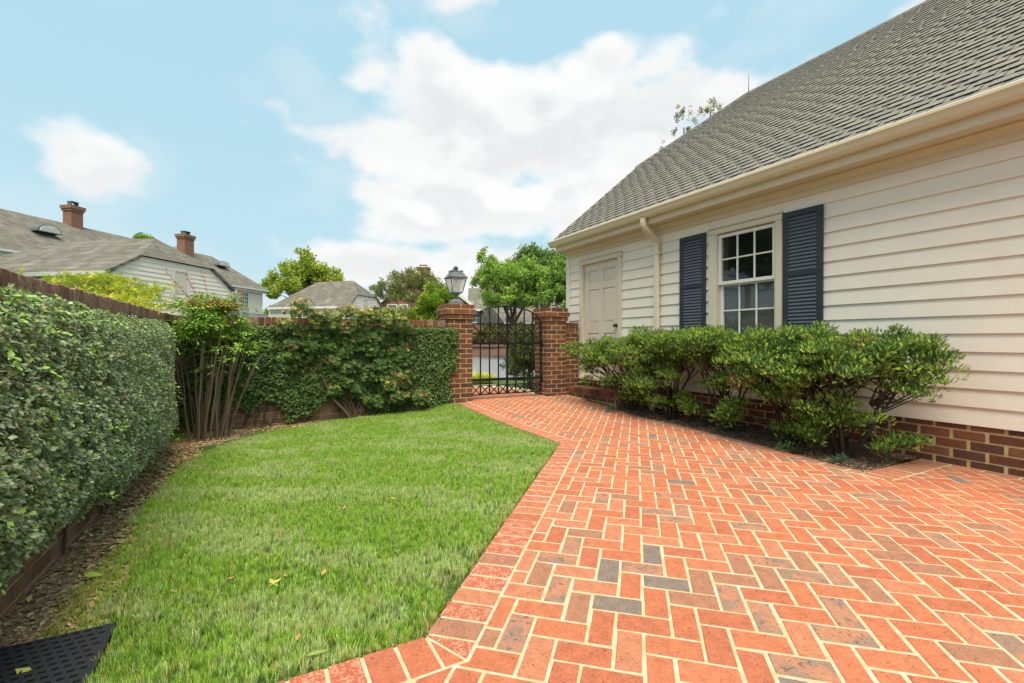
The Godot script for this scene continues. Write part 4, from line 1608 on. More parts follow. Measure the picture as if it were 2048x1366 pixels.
# ---------- neighbours
# a building in its own axes: u along its length, v across it (away from us), both horizontal unit vectors
func win(parent: Node, called: String, at: Vector3, u: Vector3, nrm: Vector3, w: float, hh: float, cols := 2, rows := 2) -> void:
	var f := Node3D.new()
	f.name = called
	parent.add_child(f, true)
	var bs := Basis(u, Vector3.UP, nrm)
	var b := B.new()
	b.box(Transform3D(bs, at + nrm * 0.02), Vector3(w, hh, 0.03))
	part(f, "pane", b.mesh(), MT.far_glass)
	b = B.new()
	for s in [-1.0, 1.0]:
		b.box(Transform3D(bs, at + u * s * (w / 2 + 0.05) + nrm * 0.03), Vector3(0.1, hh + 0.2, 0.08))
		b.box(Transform3D(bs, at + Vector3.UP * s * (hh / 2 + 0.05) + nrm * 0.032), Vector3(w, 0.1, 0.09))
	for k in range(1, cols):
		b.box(Transform3D(bs, at + u * (w * k / cols - w / 2) + nrm * 0.04), Vector3(0.045, hh, 0.03))
	for k in range(1, rows):
		b.box(Transform3D(bs, at + Vector3.UP * (hh * k / rows - hh / 2) + nrm * 0.043), Vector3(w, 0.05, 0.03))
	part(f, "frame", b.mesh(), MT.white)

func boards(parent: Node, poly: PackedVector2Array, t: Transform3D, pitch := 0.16) -> void:
	# lapped boards over a wall outline given in the wall's own plane (x along, y up)
	var y0 := 99.0
	var y1 := -99.0
	for p in poly:
		y0 = minf(y0, p.y)
		y1 = maxf(y1, p.y)
	var y := y0
	while y < y1:
		var band := PackedVector2Array([Vector2(-60, y), Vector2(60, y), Vector2(60, minf(y + pitch, y1)), Vector2(-60, minf(y + pitch, y1))])
		for c in Geometry2D.intersect_polygons(poly, band):
			if area_of(c) < 0.02:
				continue
			var b := B.new()
			var ix := Geometry2D.triangulate_polygon(c)
			for k in range(0, ix.size(), 3):
				var q := []
				for e in 3:
					var p := c[ix[k + e]]
					q.append(t * Vector3(p.x, p.y, 0.025 * (1.0 - (p.y - y) / pitch) + 0.004))
				b.tri(q[0], q[1], q[2], t.basis.z)
			for k in c.size():
				var p := c[k]
				var r := c[(k + 1) % c.size()]
				if absf(p.y - y) < 0.001 and absf(r.y - y) < 0.001:
					b.quad(t * Vector3(p.x, p.y, 0.029), t * Vector3(r.x, r.y, 0.029), t * Vector3(r.x, r.y, 0), t * Vector3(p.x, p.y, 0), Vector3.DOWN)
			part(parent, "clapboard", b.mesh(), MT.far_wall)
		y += pitch

func chimney(parent: Node, at: Vector3, u: Vector3, w: float, d: float, hh: float) -> void:
	var c := Node3D.new()
	c.name = "chimney"
	parent.add_child(c, true)
	var v := Vector3.UP.cross(u)
	var bs := Basis(u, Vector3.UP, u.cross(Vector3.UP))
	var b := B.new()
	b.box(Transform3D(bs, at + Vector3.UP * (hh / 2 - 1.2)), Vector3(w, hh + 2.4, d))
	b.box(Transform3D(bs, at + Vector3.UP * (hh - 0.3)), Vector3(w + 0.1, 0.14, d + 0.1))
	b.box(Transform3D(bs, at + Vector3.UP * (hh - 0.13)), Vector3(w + 0.2, 0.2, d + 0.2))
	part(c, "stack", b.mesh(), MT.far_brick)
	b = B.new()
	b.box(Transform3D(bs, at + Vector3.UP * (hh + 0.24)), Vector3(w * 0.62, 0.04, d * 0.62))
	for s in [-1.0, 1.0]:
		b.box(Transform3D(bs, at + Vector3.UP * (hh + 0.1) + u * s * w * 0.26), Vector3(0.05, 0.28, d * 0.5))
	part(c, "cap", b.mesh(), MT.slate)

# roof over a rectangle, with clipped or full hips at its ends; c = middle at eave height
func clipped_roof(parent: Node, c: Vector3, u: Vector3, v: Vector3, hl: float, hw: float, rise_: float, end0: Vector2, end1: Vector2) -> void:
	# end: x = share of the height at which the hip starts (0 full hip, 1 plain gable), y = run of the hip along the ridge
	var r := Node3D.new()
	r.name = "roof"
	parent.add_child(r)
	var b := B.new()
	var up := Vector3.UP
	var P := func(a: float, s: float, y: float) -> Vector3: return c + u * a + v * s + up * y
	var a0 := -hl
	var a1 := hl
	var R0: Vector3 = P.call(a0 + end0.y, 0.0, rise_)
	var R1: Vector3 = P.call(a1 - end1.y, 0.0, rise_)
	for s in [-1.0, 1.0]:
		var poly := [P.call(a0, s * hw, 0.0), P.call(a0, s * hw * (1.0 - end0.x), rise_ * end0.x), R0, R1, P.call(a1, s * hw * (1.0 - end1.x), rise_ * end1.x), P.call(a1, s * hw, 0.0)]
		var o: Vector3 = v * s * rise_ + up * hw
		for k in range(1, 5):
			b.tri(poly[0], poly[k], poly[k + 1], o)
			var t := -up * 0.12
			b.tri(poly[0] + t, poly[k] + t, poly[k + 1] + t, -o)
		for k in 6:
			if k == 2:
				continue
			var e: Vector3 = poly[k]
			var f: Vector3 = poly[(k + 1) % 6]
			b.quad(e, f, f - up * 0.12, e - up * 0.12, (e + f) * 0.5 - c)
	for e in [[a0, end0, R0, -1.0], [a1, end1, R1, 1.0]]:
		if e[1].x < 0.99:
			b.tri(P.call(e[0], -hw * (1.0 - e[1].x), rise_ * e[1].x), P.call(e[0], hw * (1.0 - e[1].x), rise_ * e[1].x), e[2], u * e[3] * rise_ + up)
	part(r, "shingles", b.mesh(), MT.far_roof)
	# gutters
	for s in [-1.0, 1.0]:
		b = B.new()
		b.bar(P.call(a0, s * (hw + 0.03), -0.1), P.call(a1, s * (hw + 0.03), -0.1), 0.14, 0.14)
		part(r, "gutter", b.mesh(), MT.far_trim)
		b = B.new()
		b.bar(P.call(a0 + 0.03, s * (hw - 0.14), -0.26), P.call(a1 - 0.03, s * (hw - 0.14), -0.26), 0.06, 0.22)
		part(r, "fascia", b.mesh(), MT.far_trim)

func frame_at(ang: float) -> Array:   # horizontal axes turned clockwise from the view axis
	var d := bg(sin(ang), cos(ang)).normalized()
	return [d, Vector3(-d.z, 0, d.x)]   # ahead, to its right

func beyond() -> void:
	var fr := frame_at(deg_to_rad(7.9))
	var ah: Vector3 = fr[0]
	var rt: Vector3 = fr[1]
	# long two-storey house with chimneys, running away from us
	var e0 := bg(-25.2, 17.0)
	var e1 := bg(-21.75, 42.2)
	var mid := (e0 + e1) * 0.5
	var hl := e0.distance_to(e1) * 0.5
	var hw := 3.9
	var ha := thing("house", "long white clapboard house with grey roof and two brick chimneys", "house", mid - rt * hw)
	var b := B.new()
	b.box(Transform3D(Basis(rt, Vector3.UP, -ah), mid - rt * hw + Vector3.UP * 2.65), Vector3(hw * 2 - 0.7, 5.3, hl * 2 - 0.7))
	part(ha, "wall", b.mesh(), MT.far_wall)
	var wt := Transform3D(Basis(-ah, Vector3.UP, rt), mid - rt * 0.35)
	boards(ha, PackedVector2Array([Vector2(-hl + 0.35, 2.9), Vector2(hl - 0.35, 2.9), Vector2(hl - 0.35, 5.2), Vector2(-hl + 0.35, 5.2)]), wt, 0.18)
	clipped_roof(ha, mid - rt * hw + Vector3.UP * 5.47, ah, rt, hl, hw, 2.75, Vector2(1.0, 0.0), Vector2(0.0, 2.0))
	var ridge := mid - rt * hw + Vector3.UP * 8.2
	chimney(ha, ridge + ah * (-0.6) + Vector3.UP * 0.05, ah, 0.72, 0.6, 1.15)
	chimney(ha, ridge + ah * 7.4 - Vector3.UP * 0.35 + rt * 0.5, ah, 0.9, 0.7, 1.5)
	for q in [[-3.6, 1.7], [9.9, 1.4]]:
		var dm := Node3D.new()
		dm.name = "roof_vent"
		ha.add_child(dm, true)
		var p: Vector3 = ridge + ah * q[0] + rt * q[1] - Vector3.UP * q[1] * 0.705
		var ax := Transform3D(Basis(-ah, Vector3.UP, rt), p)
		b = B.new()
		var arc := PackedVector2Array()
		for k in 13:
			arc.append(Vector2(cos(PI * k / 12.0) * 0.62, sin(PI * k / 12.0) * 0.42))
		b.extrude(arc, ax, -0.9, 0.5)
		part(dm, "hood", b.mesh(), MT.slate)
		b = B.new()
		var arc2 := PackedVector2Array()
		for q2 in arc:
			arc2.append(q2 * 0.86 + Vector2(0, 0.01))
		b.extrude(arc2, ax, 0.5, 0.53)
		part(dm, "louvre_panel", b.mesh(), MT.white)
		for k in 5:
			b = B.new()
			var y := 0.06 + k * 0.06
			var hwid := 0.53 * sqrt(maxf(0.05, 1.0 - pow(y / 0.37, 2.0)))
			b.box(Transform3D(ax.basis, ax * Vector3(0, y, 0.54)), Vector3(hwid * 2, 0.015, 0.02))
			part(dm, "slat", b.mesh(), MT.far_trim)
	for q in [[-hl + 5.0], [-hl + 7.2], [hl - 2.7], [hl - 6.2], [hl - 9.6]]:
		win(ha, "window", mid - rt * 0.33 + ah * q[0] + Vector3.UP * 4.35, -ah, rt, 0.85, 1.25, 4, 4)
	# low slate lean-to roof in front of its far end
	b = B.new()
	var lc := mid + ah * (hl - 3.0) + rt * 1.1
	b.extrude(PackedVector2Array([Vector2(-1.6, 3.35), Vector2(1.3, 2.72), Vector2(1.3, 2.62), Vector2(-1.6, 2.62)]), Transform3D(Basis(rt, Vector3.UP, -ah), lc), -3.2, 3.2)
	part(ha, "lean_to_roof", b.mesh(), MT.slate)
	b = B.new()
	b.box(Transform3D(Basis(rt, Vector3.UP, -ah), lc + Vector3.UP * 1.3), Vector3(2.3, 2.62, 6.0))
	part(ha, "lean_to_wall", b.mesh(), MT.far_wall)

	# garage whose clipped gable faces right, in front of the long house
	garage("garage", "white clapboard garage with clipped gable and louvred vent behind the ivy wall", bg(-13.2, 18.7), ah, rt, 3.0, 7.8, 3.26, 1.72, Vector3(-0.1, 3.32, 0))
	# the second garage, further off
	var fr2 := frame_at(deg_to_rad(14.0))
	garage("garage", "smaller white garage with grey hipped roof beyond the back wall", bg(-10.35, 33.6), fr2[0], fr2[1], 2.35, 6.3, 3.2, 1.95, Vector3(0.2, 3.45, 0))
	brick_house()
	trees()

# c = foot of the gable wall's middle; the ridge runs left from it; axes ah (along the gable) and rt (out of it)
func garage(called: String, label: String, c: Vector3, ah: Vector3, rt: Vector3, hw: float, length: float, eave: float, rise_: float, vent: Vector3) -> void:
	var g := thing(called, label, "garage", c - rt * length * 0.5, "white garages")
	var mid := c - rt * length * 0.5
	var b := B.new()
	b.box(Transform3D(Basis(rt, Vector3.UP, -ah), mid + Vector3.UP * eave * 0.5), Vector3(length, eave, hw * 2 - 0.35))
	part(g, "wall", b.mesh(), MT.far_wall)
	var clip := 0.42
	var poly := PackedVector2Array([Vector2(-hw + 0.17, 0.0), Vector2(hw - 0.17, 0.0), Vector2(hw - 0.17, eave), Vector2(hw * (1 - clip) - 0.02, eave + rise_ * clip + 0.1), Vector2(-hw * (1 - clip) + 0.02, eave + rise_ * clip + 0.1), Vector2(-hw + 0.17, eave)])
	var gt := Transform3D(Basis(-ah, Vector3.UP, rt), c)
	b = B.new()
	b.extrude(poly, gt, -0.15, 0.0)
	part(g, "gable", b.mesh(), MT.far_wall)
	boards(g, poly, gt, 0.17)
	var ft := Transform3D(Basis(rt, Vector3.UP, ah), mid - ah * (hw - 0.175))
	ft.basis = Basis(rt, Vector3.UP, -ah)
	boards(g, PackedVector2Array([Vector2(-length / 2, 0.8), Vector2(length / 2, 0.8), Vector2(length / 2, eave - 0.3), Vector2(-length / 2, eave - 0.3)]), ft, 0.17)
	clipped_roof(g, mid + Vector3.UP * (eave + 0.12) + rt * 0.1, rt, ah, length * 0.5 + 0.02, hw, rise_, Vector2(0.0, hw * 0.95), Vector2(clip, 1.15))
	# boarded loft vent
	var lv := Node3D.new()
	lv.name = "loft_vent"
	g.add_child(lv)
	b = B.new()
	b.box(gt * Transform3D(Basis(), vent), Vector3(0.62, 0.86, 0.07))
	part(lv, "panel", b.mesh(), MT.door)
	b = B.new()
	for s in [-1.0, 1.0]:
		b.box(gt * Transform3D(Basis(), vent + Vector3(s * 0.36, 0, 0.02)), Vector3(0.1, 1.02, 0.08))
	b.box(gt * Transform3D(Basis(), vent + Vector3(0, 0.47, 0.021)), Vector3(0.62, 0.09, 0.08))
	part(lv, "casing", b.mesh(), MT.far_trim)
	# downspout at the gable's corner
	b = B.new()
	b.tube([c - ah * (hw + 0.02) + Vector3.UP * (eave - 0.05) + rt * 0.05, c - ah * (hw - 0.1) + Vector3.UP * (eave - 0.4) + rt * 0.1, c - ah * (hw - 0.1) + rt * 0.1], [0.05, 0.05, 0.05], 6)
	part(g, "downspout", b.mesh(), MT.far_trim)

func brick_house() -> void:
	var fr := frame_at(deg_to_rad(-6.0))
	var ah: Vector3 = fr[0]
	var rt: Vector3 = fr[1]
	var c := bg(-9.2, 50.0)
	var h := thing("house", "red brick house with white windows behind the small garage", "house", c)
	var b := B.new()
	var poly := PackedVector2Array([Vector2(-4.6, 0), Vector2(4.6, 0), Vector2(4.6, 5.0), Vector2(0.6, 8.0), Vector2(-0.6, 8.0), Vector2(-4.6, 5.0)])
	b.extrude(poly, Transform3D(Basis(rt, Vector3.UP, -ah), c), -9.0, 0.0)
	part(h, "wall", b.mesh(), MT.far_brick)
	b = B.new()
	b.box(Transform3D(Basis(rt, Vector3.UP, -ah), c + rt * 9.6 + ah * 3.0 + Vector3.UP * 2.2), Vector3(10.0, 4.4, 6.0))
	part(h, "wall", b.mesh(), MT.far_brick)
	b = B.new()
	for s in [-1.0, 1.0]:
		var q := [Vector3(s * 5.0, 4.75, 0.35), Vector3(s * 0.5, 8.15, 0.35), Vector3(s * 0.5, 8.15, -9.3), Vector3(s * 5.0, 4.75, -9.3)]
		var t := Transform3D(Basis(rt, Vector3.UP, -ah), c)
		b.quad(t * q[0], t * q[1], t * q[2], t * q[3], t.basis * Vector3(s, 1, 0))
	b.quad(c + rt * 0.55 + Vector3.UP * 8.13 - ah * 0.3, c - rt * 0.55 + Vector3.UP * 8.13 - ah * 0.3, c - rt * 0.55 + Vector3.UP * 8.13 + ah * 9.0, c + rt * 0.55 + Vector3.UP * 8.13 + ah * 9.0, Vector3.UP)
	# wing roof falling away to the right
	var w0 := c + rt * 4.6 - ah * 0.5
	b.quad(w0 + Vector3.UP * 4.3, w0 + rt * 10.6 + Vector3.UP * 4.3, w0 + rt * 10.6 + ah * 3.6 + Vector3.UP * 6.9, w0 + ah * 3.6 + Vector3.UP * 6.9, Vector3.UP - ah)
	b.quad(w0 + ah * 7.2 + Vector3.UP * 4.3, w0 + rt * 10.6 + ah * 7.2 + Vector3.UP * 4.3, w0 + rt * 10.6 + ah * 3.6 + Vector3.UP * 6.9, w0 + ah * 3.6 + Vector3.UP * 6.9, Vector3.UP + ah)
	part(h, "roof", b.mesh(), MT.far_roof)
	for s in [-1.0, 1.0]:
		b = B.new()
		b.bar(c + rt * s * 5.0 + Vector3.UP * 4.72 - ah * 0.38, c + rt * s * 0.5 + Vector3.UP * 8.12 - ah * 0.38, 0.08, 0.3)
		part(h, "barge_board", b.mesh(), MT.far_trim)
	b = B.new()
	b.bar(w0 + Vector3.UP * 4.2 - ah * 0.05, w0 + rt * 10.6 + Vector3.UP * 4.2 - ah * 0.05, 0.16, 0.22)
	part(h, "gutter", b.mesh(), MT.far_trim)
	chimney(h, c + ah * 4.0 - rt * 0.5 + Vector3.UP * 7.6, rt, 1.35, 0.9, 1.7)
	for q in [[-3.4, 4.0], [-2.3, 4.0], [1.1, 4.0], [5.4, 3.6], [8.0, 3.6], [-3.4, 1.4], [1.1, 1.4]]:
		win(h, "window", c + rt * q[0] + Vector3.UP * q[1] - ah * 0.02, rt, -ah, 0.85, 1.35, 2, 3)

# ---------- trees
func tree(called: String, label: String, base: Vector3, lobes: Array, cols: Array, count: int, size: float, tr: float, bark: Material, m: Material, group := "", thin := 0.0) -> void:
	var t := thing(called, label, "tree", base, group)
	var mid := Vector3.ZERO
	var vol := 0.0
	for l in lobes:
		mid += l[0] / lobes.size()
		vol += l[1].x * l[1].y * l[1].z
	var b := B.new()
	var fork := base + Vector3(mid.x * 0.3, mid.y * 0.45, mid.z * 0.3)
	b.tube([base - Vector3.UP * 0.2, base.lerp(fork, 0.5) + Vector3(0.05, 0, -0.04), fork], [tr * 1.25, tr, tr * 0.8], 9)
	part(t, "trunk", b.mesh(), bark)
	b = B.new()
	for l in lobes:
		var e: Vector3 = base + l[0]
		b.tube([fork - Vector3.UP * 0.1, fork.lerp(e, 0.5) + Vector3.UP * 0.15, e], [tr * 0.6, tr * 0.38, tr * 0.12], 6)
		for k in 5:
			var d := rdir()
			d.y = absf(d.y) * 0.8
			var s := fork.lerp(e, rng.randf_range(0.5, 1.0))
			b.tube([s, s + d * l[1] * 0.5 + Vector3.UP * 0.05, s + d * l[1] * 0.92], [tr * 0.2, tr * 0.12, tr * 0.03], 4)
	part(t, "limb", b.mesh(), bark)
	var key := "clump%.3f" % size
	if not meshes.has(key):
		meshes[key] = clump_mesh(14, 0.72, 0.3, 0.25)
	var s := Scatter.new()
	var nf := 2.2 / maxf(0.6, pow(vol, 1.0 / 3.0))
	for l in lobes:
		var n := int(count * l[1].x * l[1].y * l[1].z / vol)
		# sub-clumps make the outline uneven
		var subs := []
		for k in maxi(9, n / 26):
			var d := rdir()
			d.y = d.y if d.y > -0.35 else -d.y * 0.6
			subs.append([d * rng.randf_range(0.45, 1.0), rng.randf_range(0.16, 0.32)])
		for k in n:
			var sb: Array = subs[rng.randi() % subs.size()]
			var d: Vector3 = sb[0] + rdir() * sb[1] * pow(rng.randf(), 0.4)
			var p: Vector3 = base + l[0] + d * l[1]
			if thin > 0.0 and fn.get_noise_3dv(p * nf) < thin - 0.5:
				continue
			s.leaf(p, (d + rdir() * 0.7 + Vector3.UP * 0.3), (Vector3.UP + d * 0.5 + rdir() * 0.5), size * rng.randf_range(0.6, 1.2), pick(cols))
	spread(t, "crown", s, meshes[key], m)

func pick(cols: Array) -> Color:
	var a: Color = cols[rng.randi() % cols.size()]
	var g := rng.randf_range(0.75, 1.25)
	return Color(a.r * g, a.g * g, a.b * g)

func trees() -> void:
	var lime := [Color(0.3, 0.4, 0.04), Color(0.36, 0.44, 0.05), Color(0.24, 0.34, 0.04), Color(0.42, 0.48, 0.07)]
	var green := [Color(0.2, 0.35, 0.06), Color(0.25, 0.41, 0.075), Color(0.16, 0.28, 0.05), Color(0.3, 0.45, 0.09)]
	var deep := [Color(0.14, 0.24, 0.06), Color(0.17, 0.28, 0.07), Color(0.11, 0.19, 0.05), Color(0.21, 0.33, 0.09)]
	var olive := [Color(0.22, 0.29, 0.08), Color(0.27, 0.33, 0.1), Color(0.17, 0.23, 0.065), Color(0.33, 0.34, 0.13), Color(0.27, 0.22, 0.1)]
	tree("broadleaf_tree", "large yellow-green tree rising behind the small white garage", bg(-20.6, 48.0), [[Vector3(0, 7.2, 0), Vector3(3.0, 2.5, 3.0)], [bg(-2.4, 0, 6.0), Vector3(1.9, 1.9, 1.9)], [bg(2.5, 0, 5.9), Vector3(1.7, 1.7, 1.7)], [bg(0.3, 0.5, 4.8), Vector3(2.6, 1.5, 2.4)]], lime, 2600, 0.34, 0.28, MT.bark, MT.bright)
	tree("small_tree", "small green tree low between the long house and small garage", bg(-23.0, 46.0), [[Vector3(0, 3.2, 0), Vector3(1.2, 1.2, 1.2)]], green, 500, 0.3, 0.12, MT.bark, MT.leaf)
	tree("dogwood_tree", "open olive tree with pale grey forked trunk before the brick house", bg(-5.75, 27.0), [[Vector3(0, 4.2, 0), Vector3(1.5, 0.95, 1.4)], [bg(-1.25, 0, 3.75), Vector3(1.0, 0.75, 1.1)], [bg(1.35, 0, 3.75), Vector3(0.95, 0.8, 1.1)], [bg(0.2, 0, 3.3), Vector3(1.6, 0.6, 1.2)]], olive, 3400, 0.13, 0.09, MT.grey_bark, MT.leaf, "", 0.28)
	tree("small_tree", "bright lime tree growing beside the lantern pillar", bg(-3.35, 21.0), [[Vector3(0, 2.7, 0), Vector3(0.85, 0.8, 0.85)], [bg(-0.7, 0, 2.0), Vector3(0.8, 0.7, 0.8)], [bg(0.45, 0, 2.1), Vector3(0.8, 0.9, 0.8)]], [Color(0.24, 0.4, 0.03), Color(0.3, 0.46, 0.04), Color(0.2, 0.34, 0.035), Color(0.36, 0.4, 0.05)], 1300, 0.16, 0.06, MT.bark, MT.bright)
	tree("shrub", "dark olive shrub at the small garage's gable end", bg(-7.2, 25.0), [[Vector3(0, 2.1, 0), Vector3(1.0, 0.75, 0.9)], [bg(0.6, 0, 2.0), Vector3(0.7, 0.6, 0.7)]], [Color(0.08, 0.12, 0.025), Color(0.11, 0.15, 0.03), Color(0.06, 0.09, 0.02)], 800, 0.13, 0.05, MT.bark, MT.leaf)
	# two maples and the taller trees behind them, beyond the gate
	tree("maple_tree", "full bright green maple crown spreading above the gate", bg(0.1, 24.5), [[bg(-1.1, 0, 4.2), Vector3(1.1, 1.25, 1.1)], [bg(0.2, 0, 4.0), Vector3(1.4, 1.3, 1.3)], [bg(1.3, 0, 3.8), Vector3(1.2, 1.2, 1.2)], [bg(-0.2, 0, 3.0), Vector3(1.7, 0.8, 1.3)], [bg(-1.65, 0, 5.2), Vector3(0.35, 0.6, 0.35)]], [Color(0.26, 0.43, 0.07), Color(0.33, 0.5, 0.09), Color(0.2, 0.35, 0.06), Color(0.4, 0.55, 0.12)], 5600, 0.155, 0.14, MT.bark, MT.bright)
	tree("maple_tree", "green tree close to the outbuilding corner behind the gate pillar", bg(2.7, 23.0), [[Vector3(0, 3.9, 0), Vector3(1.0, 1.5, 1.0)], [bg(-0.6, 0, 2.9), Vector3(0.9, 1.1, 0.9)], [bg(0.7, 0, 3.0), Vector3(0.9, 1.2, 0.9)], [bg(-0.2, 0, 1.9), Vector3(1.2, 0.7, 0.9)]], green, 3400, 0.155, 0.13, MT.bark, MT.leaf)
	tree("broadleaf_tree", "tall dark green tree rising behind the bright maple", bg(2.2, 36.0), [[Vector3(0, 6.8, 0), Vector3(2.2, 1.9, 2.0)], [bg(1.9, 0, 6.3), Vector3(1.7, 1.8, 1.7)], [bg(-1.4, 0, 5.8), Vector3(1.5, 1.5, 1.5)], [bg(0.6, 0, 4.8), Vector3(2.4, 1.5, 2.0)]], deep, 2600, 0.3, 0.25, MT.grey_bark, MT.leaf)
	# tree behind the outbuilding, its thin top showing over the roof
	tree("thin_tree", "thin twiggy tree top showing over the outbuilding roof", bg(6.6, 17.5), [[bg(-0.25, 0, 8.9), Vector3(0.4, 0.95, 0.4)], [bg(0.75, 0, 9.5), Vector3(0.55, 0.7, 0.4)], [bg(-0.85, 0, 7.9), Vector3(0.3, 0.7, 0.3)], [bg(0.2, 0, 7.0), Vector3(1.2, 0.9, 0.9)]], olive, 560, 0.085, 0.17, MT.grey_bark, MT.leaf, "", 0.3)
	# small tops beyond the long house's ridge
	tree("broadleaf_tree", "green tree tops just above the long house's ridge", bg(-38.0, 50.0), [[bg(-0.6, 0, 11.0), Vector3(1.5, 1.4, 1.4)], [bg(3.4, 0, 9.9), Vector3(1.2, 1.2, 1.2)], [bg(1.0, 0, 8.5), Vector3(3.0, 2.0, 2.0)]], green, 700, 0.36, 0.25, MT.bark, MT.leaf)
	# trees to the left of the view, mirrored in the window's upper panes
	for q in [[-16.8, 8.6, 1.15], [-19.0, 5.5, 1.15], [-17.5, 12.0, 1.0]]:
		tree("broadleaf_tree", "dark leafy tree beyond the ivy wall, mirrored in the window", bg(q[0], q[1]), [[Vector3(0, 5.6, 0) * q[2], Vector3(2.4, 2.4, 2.4) * q[2]], [Vector3(1.2, 3.8, 1.0) * q[2], Vector3(1.8, 1.5, 1.8) * q[2]], [Vector3(-1.3, 4.2, -0.8) * q[2], Vector3(1.8, 1.6, 1.8) * q[2]]], deep, 1500, 0.32, 0.25, MT.bark, MT.leaf, "trees mirrored in the window")
	# what shows through the gate
	tree("clipped_shrub", "rounded dark green holly shrub just outside the gate", bg(0.35, 10.2), [[Vector3(0, 0.75, 0), Vector3(0.62, 0.72, 0.6)], [Vector3(0.1, 0.4, 0), Vector3(0.66, 0.5, 0.62)]], [Color(0.05, 0.1, 0.02), Color(0.07, 0.14, 0.025), Color(0.035, 0.075, 0.018), Color(0.17, 0.23, 0.03)], 2600, 0.06, 0.05, MT.bark, MT.ivy)
	var gr := thing("grass_clump", "yellow ornamental grass clump beside the drive outside the gate", "grass clump", bg(-0.78, 11.4))
	var s := Scatter.new()
	for k in 700:
		var a := rng.randf() * TAU
		var o := Vector3(cos(a), 0, sin(a)) * 0.24 * sqrt(rng.randf())
		s.leaf(bg(-0.78, 11.4, 0.0) + o, o * 2.2 + Vector3.UP * 0.9 + rdir() * 0.25, Vector3.UP + o, rng.randf_range(0.2, 0.36), pick([Color(0.5, 0.55, 0.05), Color(0.42, 0.5, 0.05), Color(0.56, 0.58, 0.08)]))
	spread(gr, "blades", s, leaf_mesh(0.035, 0.02, 0.35), MT.bright)
	tree("hedge", "mixed yellow and green hedge along the far side of the drive", bg(-0.6, 33.0, 0.4), [[bg(-2.6, 0, 0.75), Vector3(1.2, 0.65, 0.6)], [bg(-0.8, 0, 0.9), Vector3(1.1, 0.75, 0.6)], [bg(1.2, 0, 1.0), Vector3(1.3, 0.8, 0.6)], [bg(3.0, 0, 0.9), Vector3(1.2, 0.8, 0.6)]], [Color(0.12, 0.18, 0.03), Color(0.26, 0.28, 0.04), Color(0.08, 0.12, 0.025), Color(0.2, 0.1, 0.05)], 2000, 0.16, 0.03, MT.bark, MT.leaf)
	var mu := B.new()
	mu.quad(bg(-8.0, 29.5, 0.05), bg(5.0, 25.0, 0.05), bg(6.0, 36.0, 0.8), bg(-8.0, 36.0, 0.8), Vector3.UP)
	structure("mulch_bank", mu.mesh(), mat(Color(0.22, 0.12, 0.08), 0.95, T.bark, 1.2, 0.5))
	# far white garden house glimpsed between gate arch and trees
	var gh := thing("house", "distant low house with pale roof glimpsed through the gate's arch", "house", bg(2.4, 44.0))
	var b := B.new()
	b.box(Transform3D(Basis(), bg(2.4, 44.0, 1.2)), Vector3(9, 2.4, 5))
	part(gh, "wall", b.mesh(), MT.far_brick)
	b = B.new()
	b.extrude(PackedVector2Array([Vector2(-3.0, 2.45), Vector2(3.0, 2.45), Vector2(0, 4.3)]), Transform3D(Basis(Vector3(0, 0, 1), Vector3.UP, Vector3(-1, 0, 0)), bg(2.4, 44.0)), -5.0, 5.0)
	part(gh, "roof", b.mesh(), MT.far_roof)
	b = B.new()
	b.slab(bg(2.4, 44.0, 2.3) + Vector3(-5, 0, 2.9), bg(2.4, 44.0, 2.5) + Vector3(5, 0, 3.05))
	part(gh, "gutter", b.mesh(), MT.white)

# ---------- planting inside the courtyard
func planting() -> void:
	ivy_wall()
	print("  ivy")
	fig_wall()
	print("  fig")
	wall_shrub()
	nandina()
	print("  nandina")
	maple_over_wall()
	hollies()
	print("  hollies")
	seedlings()

